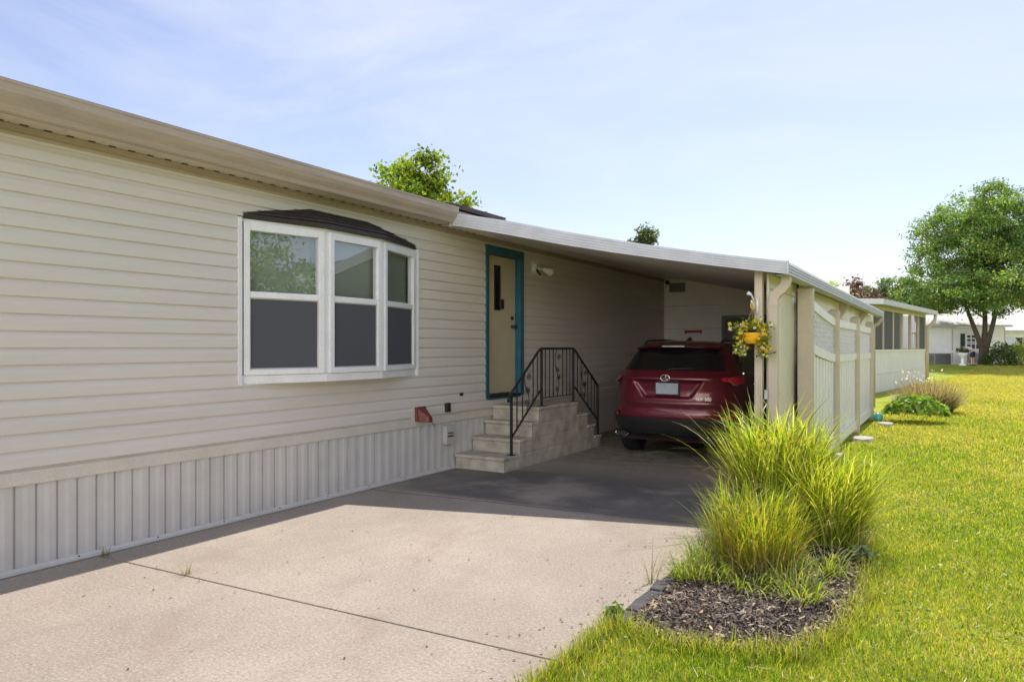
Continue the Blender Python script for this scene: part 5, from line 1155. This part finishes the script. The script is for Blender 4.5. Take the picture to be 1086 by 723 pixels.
for k_ in range(nwin):
    MB().quad((-0.03, k_*wv+0.07, 1.47), (-0.03, (k_+1)*wv-0.07, 1.47), (-0.03, (k_+1)*wv-0.07, 2.85), (-0.03, k_*wv+0.07, 2.85)).build('pane', M['far_glass'], srm)
    if k_ in (0, 1, 2, 5): MB().box((-0.012, k_*wv+0.09, 1.47), (-0.008, (k_+1)*wv-0.09 if k_ != 2 else (k_+0.75)*wv, 2.85)).build('window_screen', M['screen'], srm)
    elif k_ in (3, 4): MB().box((-0.3, k_*wv+0.3, 1.47), (-0.29, (k_+1)*wv-0.3, 2.85)).build('curtain', M['shade'], srm)
MB().tube([(0.36, LS+0.2, 2.98), (0.34, LS+0.2, 2.75), (0.12, LS+0.12, 2.45), (0.06, LS+0.05, 2.35), (0.06, LS+0.05, 0.1)], 0.07, 10).build('downspout', M['tan'], srm, smooth=True)

# ------------------------------------------------------------------ houses at the back
fa_az = math.atan2(2.719, 4.502)
fh = thing('distant_house', 'white distant house with dark green shutters behind the big tree', 'house', (1.7, 56.13, 0.38), fa_az, None, True)
FLN = 8.18   # facade length to the right corner, local x; local y into the house
w0 = MB()
wx0, wx1, wz0, wz1 = 5.52, 6.44, 1.02, 2.02
w0.box((0, 0, -0.2), (wx0, 0.12, 2.55)); w0.box((wx1, 0, -0.2), (FLN, 0.12, 2.55)); w0.box((wx0, 0, -0.2), (wx1, 0.12, wz0)); w0.box((wx0, 0, wz1), (wx1, 0.12, 2.55)); w0.box((0, 0.12, -0.2), (FLN, 6, 2.54))
w0.build('wall', M['far_white'], fh)
MB().hexa([(-0.3, -0.35, 2.55), (FLN+0.3, -0.35, 2.55), (FLN+0.3, 3.2, 3.45), (-0.3, 3.2, 3.45)], [(-0.3, -0.35, 2.68), (FLN+0.3, -0.35, 2.68), (FLN+0.3, 3.2, 3.6), (-0.3, 3.2, 3.6)]).hexa([(-0.3, 3.2, 3.45), (FLN+0.3, 3.2, 3.45), (FLN+0.3, 6.5, 2.55), (-0.3, 6.5, 2.55)], [(-0.3, 3.2, 3.6), (FLN+0.3, 3.2, 3.6), (FLN+0.3, 6.5, 2.68), (-0.3, 6.5, 2.68)]).build('roof', M['far_roof'], fh)
wn = MB().box((wx0, 0.01, wz0), (wx1, 0.02, wz1)).build('window', M['carglass'], fh)
gr = MB()
for x in np.linspace(wx0, wx1, 4): gr.box((x-0.025, -0.03, wz0), (x+0.025, 0.009, wz1))
for z in (wz0, (wz0+wz1)/2-0.12, (wz0+wz1)/2, (wz0+wz1)/2+0.25, wz1): gr.box((wx0-0.05, -0.04, z-0.03), (wx1+0.05, -0.031, z+0.03))
gr.build('frame', M['white'], wn)
for x in (wx0-0.42, wx1+0.12): MB().box((x, -0.04, wz0-0.08), (x+0.30, -0.001, wz1+0.08)).build('shutter', M['dark_green'], fh)
for x in (0.05, 2.6, 4.5, FLN-0.08): MB().box((x, -0.025, 0), (x+0.08, -0.001, 2.5)).build('corner_board', M['tan'], fh)
pr_ = MB().box((3.2, -1.3, 0.0), (8.0, -0.3, 0.12)).build('porch_deck', M['far_white'], fh)
MB().box((3.2, -1.35, 0.82), (8.0, -1.28, 0.92)).build('handrail', M['white'], pr_)
for x in (3.2, 4.6, 5.9, 7.9): MB().box((x, -1.36, 0.0), (x+0.1, -1.27, 0.95)).build('porch_post', M['white'], pr_)
ltc = MB()
for k_ in range(26):
    x = 4.66+k_*0.05
    if x < 5.85: ltc.box((x, -1.33, 0.12), (x+0.018, -1.30, 0.80))
for k_ in range(8): ltc.box((4.66, -1.325, 0.14+k_*0.085), (5.86, -1.305, 0.158+k_*0.085))
ltc.build('lattice', M['ac'], pr_)
h2 = thing('distant_house', 'grey-white distant house with white window awnings at the right edge', 'house', (8.84, 65.1, 0.30), fa_az, None, True)
MB().box((0, 0, -0.2), (7, 6, 2.35)).build('wall', M['far_white'], h2)
MB().hexa([(-0.3, -0.4, 2.35), (7.3, -0.4, 2.35), (7.3, 3, 3.2), (-0.3, 3, 3.2)], [(-0.3, -0.4, 2.5), (7.3, -0.4, 2.5), (7.3, 3, 3.35), (-0.3, 3, 3.35)]).build('roof', M['far_roof'], h2)
for x0, x1 in ((0.0, 0.75), (1.55, 2.75)):
    MB().box((x0, -0.02, 1.0), (x1, -0.001, 1.95)).build('window', M['carglass'], h2)
    MB().hexa([(x0-0.1, -0.7, 1.40), (x1+0.1, -0.7, 1.40), (x1+0.1, -0.72, 1.40), (x0-0.1, -0.72, 1.40)], [(x0-0.05, -0.021, 2.0), (x1+0.05, -0.021, 2.0), (x1+0.05, -0.03, 2.03), (x0-0.05, -0.03, 2.03)]).build('awning', M['white'], h2)
MB().box((0.9, -0.02, 1.0), (1.4, -0.001, 1.95)).build('window', M['carglass'], h2)

# things in front of the distant house
def F3(px, depth):   # only used to note where these stand: feet on the rising lawn
    return None
ac = thing('air_conditioner', 'dark grey outdoor air conditioner beside the distant white house', 'air conditioner', (4.85, 56.3, 0.36), fa_az, None, True)
MB().box((-0.55, -0.4, 0.0), (0.55, 0.4, 0.78)).build('casing', M['ac'], ac, bevel=0.03)
al = MB()
for k_ in range(9): al.box((-0.5, -0.415, 0.08+k_*0.075), (0.5, -0.401, 0.12+k_*0.075))
al.build('grille', M['black'], ac)
gl_ = thing('gas_grill', 'small dark covered grill left of the grey air conditioner', 'grill', (3.95, 55.6, 0.36))
MB().lathe([(0.02, 0.30), (0.28, 0.38), (0.34, 0.55), (0.30, 0.70), (0.16, 0.80), (0.02, 0.83)], (3.95, 55.6, 0.36), 18).build('kettle', M['black'], gl_, smooth=True)
for a in (0.3, 2.4, 4.5): MB().tube([(3.95+0.2*math.cos(a), 55.6+0.2*math.sin(a), 0.78), (3.95+0.34*math.cos(a), 55.6+0.34*math.sin(a), 0.34)], 0.025, 6).build('leg', M['black'], gl_)
pp_ = thing('potted_plant', 'white pedestal planter with a bushy plant beside the bending person', 'planter', (6.15, 55.3, 0.36))
MB().lathe([(0.22, 0), (0.20, 0.08), (0.10, 0.14), (0.10, 0.52), (0.18, 0.58), (0.30, 0.74), (0.32, 0.82), (0.26, 0.82)], (6.15, 55.3, 0.36), 18).build('pedestal', M['white'], pp_, smooth=True)
n = 220; d = rng.normal(size=(n, 3)); d /= np.linalg.norm(d, axis=1, keepdims=True); P = np.array([6.15, 55.3, 1.32])+d*np.array([0.42, 0.42, 0.22])*rng.random((n, 1))**0.4
V, F, T = leaves(P, (0, 0, 0.6), 0.14, palette(n, [(0.10, 0.12, 0.04), (0.17, 0.15, 0.07)])); np_mesh('foliage', V, F, T, M['leaf'], pp_, (6.15, 55.3, 0.36))

# bending person: one skinned body, clothes as shells of their own
ps = thing('person', 'bending person in pale shirt and dark shorts left of the big tree trunk', 'person', (6.72, 55.4, 0.36), R(150), None, True)
def skin_obj(name, verts, edges, radii, material, root=0, sub=2):
    me = bpy.data.meshes.new(name); me.from_pydata(verts, edges, []); o = link(name, me, ps, material)
    sk_ = o.modifiers.new('skin', 'SKIN'); sk_.use_smooth_shade = True
    for i, r_ in enumerate(radii): me.skin_vertices[0].data[i].radius = (r_, r_)
    for i in range(len(verts)): me.skin_vertices[0].data[i].use_root = (i == root)
    sb_ = o.modifiers.new('sub', 'SUBSURF'); sb_.levels = sub; sb_.render_levels = sub; return o
# x forward, y left, z up: hips at 0.86, trunk bent forward, arms reaching down in front
bv = [(0, 0, 0.88), (0.14, 0, 1.02), (0.30, 0, 1.12), (0.42, 0, 1.18), (0.50, 0, 1.20), (0.58, 0, 1.21)]; be = [(0, 1), (1, 2), (2, 3), (3, 4), (4, 5)]; brd = [0.135, 0.125, 0.14, 0.12, 0.05, 0.055]
bv += [(0.63, 0, 1.20), (0.70, 0, 1.17)]; be += [(5, 6), (6, 7)]; brd += [0.085, 0.07]
for s_ in (1, -1):
    i0 = len(bv); bv += [(0.0, 0.10*s_, 0.80), (0.05, 0.11*s_, 0.46), (-0.02, 0.11*s_, 0.10), (-0.04, 0.11*s_, 0.04), (0.12, 0.12*s_, 0.03)]; be += [(0, i0), (i0, i0+1), (i0+1, i0+2), (i0+2, i0+3), (i0+3, i0+4)]; brd += [0.085, 0.055, 0.036, 0.04, 0.032]
    j0 = len(bv); bv += [(0.41, 0.17*s_, 1.14), (0.46, 0.20*s_, 0.88), (0.56, 0.16*s_, 0.66), (0.59, 0.15*s_, 0.60)]; be += [(3, j0), (j0, j0+1), (j0+1, j0+2), (j0+2, j0+3)]; brd += [0.055, 0.04, 0.028, 0.03]
    for f_, (dx, dy, ln_) in enumerate(((0.03, -0.03, 0.06), (0.018, -0.012, 0.085), (0.006, 0.0, 0.09), (-0.006, 0.012, 0.085), (-0.016, 0.022, 0.07))):
        k0 = len(bv); bv += [(0.59+dx, 0.15*s_+dy*s_, 0.60-ln_*0.55), (0.585+dx*1.2, 0.15*s_+dy*1.3*s_, 0.60-ln_)]; be += [(j0+3, k0), (k0, k0+1)]; brd += [0.009, 0.008]
skin_obj('body', bv, be, brd, M['skin'])
sv_ = [(0.06, 0, 0.95), (0.16, 0, 1.03), (0.30, 0, 1.13), (0.43, 0, 1.185)]; se = [(0, 1), (1, 2), (2, 3)]; sr_ = [0.155, 0.145, 0.16, 0.125]
for s_ in (1, -1): k0 = len(sv_); sv_ += [(0.41, 0.175*s_, 1.14), (0.44, 0.19*s_, 0.98)]; se += [(3, k0), (k0, k0+1)]; sr_ += [0.075, 0.06]
skin_obj('shirt', sv_, se, sr_, M['shirt'])
tv = [(0.02, 0, 0.92), (0, 0, 0.86)]; te = [(0, 1)]; tr_ = [0.15, 0.15]
for s_ in (1, -1): k0 = len(tv); tv += [(0.0, 0.105*s_, 0.78), (0.04, 0.115*s_, 0.52)]; te += [(1, k0), (k0, k0+1)]; tr_ += [0.105, 0.09]
skin_obj('shorts', tv, te, tr_, M['shorts'])
hm = MB().lathe([(0.0, -0.02), (0.075, 0.0), (0.10, 0.05), (0.085, 0.105), (0.0, 0.125)], (0, 0, 0), 16)
hm.v = [(0.615+x*0.95+z*0.15, y_*0.92, 1.20+z) for x, y_, z in hm.v]; hm.build('hair', M['hair'], ps, smooth=True)
fcm = MB()
for s_ in (1, -1): fcm.lathe([(0.0, -0.006), (0.009, 0.0), (0.0, 0.006)], (0.722, 0.03*s_, 1.185), 8)
fcm.build('eyes', M['hair'], ps)
for s_ in (1, -1): MB().hexa([(-0.08, 0.07*s_, 0.0), (0.17, 0.07*s_, 0.0), (0.17, 0.17*s_, 0.0), (-0.08, 0.17*s_, 0.0)], [(-0.07, 0.075*s_, 0.08), (0.12, 0.08*s_, 0.06), (0.12, 0.16*s_, 0.06), (-0.07, 0.165*s_, 0.08)]).build('shoe', M['shorts'], ps, bevel=0.015)

# ------------------------------------------------------------------ trees
MAPLE = [(0.17, 0.26, 0.075), (0.14, 0.23, 0.08), (0.22, 0.31, 0.07), (0.46, 0.50, 0.11)]
bx_, by_ = 7.35, 57.2
env = [(bx_, by_, 7.3, 4.6, 4.6, 3.2), (bx_+0.3, by_, 9.4, 3.7, 3.7, 2.9), (bx_-2.3, by_-0.8, 5.7, 3.2, 3.6, 1.7), (bx_+2.4, by_, 5.7, 3.3, 3.6, 1.8), (bx_-1.8, by_, 8.6, 3.0, 3.0, 2.5), (bx_+2, by_+0.5, 8.6, 3.0, 3.0, 2.6), (bx_, by_-4.6, 5.0, 4.2, 2.6, 1.3), (bx_+0.2, by_, 11.0, 2.0, 2.0, 1.7), (bx_, by_-1.2, 4.7, 3.6, 2.6, 1.1)]
trunk = [([(bx_, by_, 0.2), (bx_, by_, 0.5), (bx_+0.02, by_, 1.0), (bx_+0.03, by_, 1.5)], [0.48, 0.33, 0.29, 0.31]), ([(bx_+0.02, by_, 1.2), (bx_-0.35, by_, 2.3), (bx_-0.7, by_+0.2, 3.4), (bx_-1.4, by_+0.2, 5.6), (bx_-2.2, by_, 7.4)], [0.22, 0.16, 0.13, 0.09, 0.04]),
         ([(bx_+0.04, by_, 1.2), (bx_+0.08, by_+0.1, 2.5), (bx_+0.1, by_+0.2, 4.5), (bx_+0.1, by_+0.1, 7.5), (bx_+0.2, by_, 10.6)], [0.22, 0.16, 0.13, 0.09, 0.03]), ([(bx_+0.08, by_, 1.3), (bx_+0.42, by_, 2.6), (bx_+0.75, by_, 4.2), (bx_+1.8, by_, 6.6), (bx_+2.9, by_, 8.4)], [0.20, 0.15, 0.12, 0.08, 0.03])]
tree('maple_tree', 'big round green maple with forked trunk on the far lawn', (bx_, by_, 0.2), env, 40, 900, 78000, 0.32, 0.175, MAPLE, [0.33, 0.30, 0.25, 0.12], None, trunk)
TUL = [(0.22, 0.31, 0.025), (0.30, 0.38, 0.03), (0.13, 0.20, 0.025), (0.42, 0.43, 0.04)]
tx, ty = -13.46, 23.6
env = [(tx-0.1, ty, 8.3, 1.40, 1.40, 1.65), (tx-0.1, ty, 7.2, 1.85, 1.85, 1.4), (tx+0.2, ty, 5.6, 2.3, 2.3, 1.3), (tx+1.3, ty+0.8, 7.0, 1.0, 1.0, 0.75)]
tree('tulip_tree', 'bright green large-leaved tree rising behind the cream home’s roof', (tx, ty, 0), env, 12, 340, 23000, 0.27, 0.20, TUL, None, None, [([(tx, ty, 0), (tx, ty, 5), (tx+0.05, ty, 9.3)], [0.24, 0.16, 0.03])])
sx_, sy_ = -10.7, 42.8
tree('small_tree', 'small distant green treetop peeking over the middle of the carport roof', (sx_, sy_, 0), [(sx_, sy_, 8.0, 0.8, 0.8, 1.0), (sx_, sy_, 6.9, 1.1, 1.1, 1.0)], 6, 90, 5000, 0.22, 0.20, [(0.12, 0.16, 0.05), (0.18, 0.22, 0.07)], None, None, [([(sx_, sy_, 0), (sx_, sy_, 8.2)], [0.16, 0.03])])
qx, qy = -0.1, 55.0
tree('purple_plum_tree', 'dark purple-leaved tree above the carport gutter', (qx, qy, 0.2), [(qx, qy, 4.6, 1.7, 1.7, 1.5), (qx+1.2, qy, 4.1, 1.3, 1.3, 1.0)], 8, 70, 3000, 0.30, 0.26, [(0.17, 0.08, 0.09), (0.13, 0.055, 0.07), (0.22, 0.13, 0.12)], None, None, [([(qx, qy, 0), (qx, qy, 4.6)], [0.18, 0.06])])
ex_, ey = -0.85, 48.8
tree('golden_tree', 'small yellow-green tree left of the purple tree', (ex_, ey, 0), [(ex_, ey, 4.3, 1.1, 1.1, 1.3)], 6, 40, 1600, 0.27, 0.22, [(0.34, 0.38, 0.05), (0.40, 0.42, 0.06)], None, None, [([(ex_, ey, 0), (ex_, ey, 4.2)], [0.14, 0.05])])
GT = [(0.17, 0.23, 0.11), (0.21, 0.27, 0.13), (0.13, 0.18, 0.09)]
for i, (gx_, gy_, h, r_, lab) in enumerate(((-1.9, 89.0, 8.7, 2.1, 'pale green distant tree just right of the purple tree'), (-0.1, 90.1, 9.0, 1.9, 'pale green distant tree above the left end of the sunroom roof'), (1.7, 91.1, 8.6, 2.2, 'pale green distant tree above the middle of the sunroom roof'), (3.6, 90.2, 8.2, 2.0, 'pale green distant tree partly behind the maple’s left edge'), (-4.6, 88.0, 8.0, 2.2, 'pale green distant tree mostly hidden behind the purple tree'))):
    gz = float(ground_z(0, gy_))
    tree('distant_tree', lab, (gx_, gy_, gz), [(gx_, gy_, h-1.6, r_*0.8, r_*0.8, 1.9), (gx_, gy_, h-3.2, r_, r_, 1.8)], 6, 60, 2400, 0.40, 0.42, GT, None, 'pale trees behind the sunroom', [([(gx_, gy_, gz), (gx_, gy_, h-1.2)], [0.25, 0.06])])
def shrub(name, label, loc, rad, hgt, n, size, cols): return leafy(name, label, loc, n, rad, hgt, size, cols, 'shrub', (0, 0, 0.8))
shrub('shrub', 'dense dark green rounded shrub right of the maple trunk', (8.2, 55.9, 0.35), 0.98, 1.45, 1500, 0.16, [(0.07, 0.11, 0.03), (0.10, 0.15, 0.035)])
shrub('shrub', 'bright yellow-green shrub at the right edge beside the dark shrub', (9.35, 57.0, 0.38), 0.85, 1.6, 1200, 0.16, [(0.26, 0.33, 0.04), (0.34, 0.39, 0.06)])
shrub('shrub', 'low pale green border plants between the two far shrubs', (8.9, 55.8, 0.35), 0.5, 0.5, 400, 0.12, [(0.20, 0.22, 0.07), (0.14, 0.17, 0.05)])

# ------------------------------------------------------------------ across the lawn, seen mirrored in the bay window
nh = thing('neighbour_house', 'neighbouring house with dark gable roof reflected in the bay window', 'house', (14.5, 24, 0))
MB().box((14.5, 18, -0.1), (24, 32, 3.0)).build('wall', M['far_white'], nh)
gb_ = MB(); gb_.poly([(14.0, 17.4, 2.95), (14.0, 25.0, 5.6), (25, 25.0, 5.6), (25, 17.4, 2.95)]); gb_.poly([(14.0, 32.6, 2.95), (14.0, 25.0, 5.6), (25, 25.0, 5.6), (25, 32.6, 2.95)]); gb_.poly([(14.4, 17.6, 2.95), (14.4, 25, 5.5), (14.4, 32.4, 2.95)])
gb_.build('roof', M['shingle'], nh)
MB().box((14.46, 21, 1.0), (14.499, 22.4, 2.2)).build('window', M['carglass'], nh)
ax, ay = 15.2, 6.6
tree('maple_tree', 'broad green tree reflected in the left bay pane', (ax, ay, 0), [(ax, ay, 3.3, 2.3, 2.3, 1.9), (ax, ay-1.6, 3.6, 1.9, 1.9, 1.9), (ax, ay+1.2, 2.6, 1.6, 1.6, 1.2)], 8, 150, 14000, 0.34, 0.16, MAPLE, None, None, [([(ax, ay, 0), (ax, ay, 3.4)], [0.22, 0.08])])
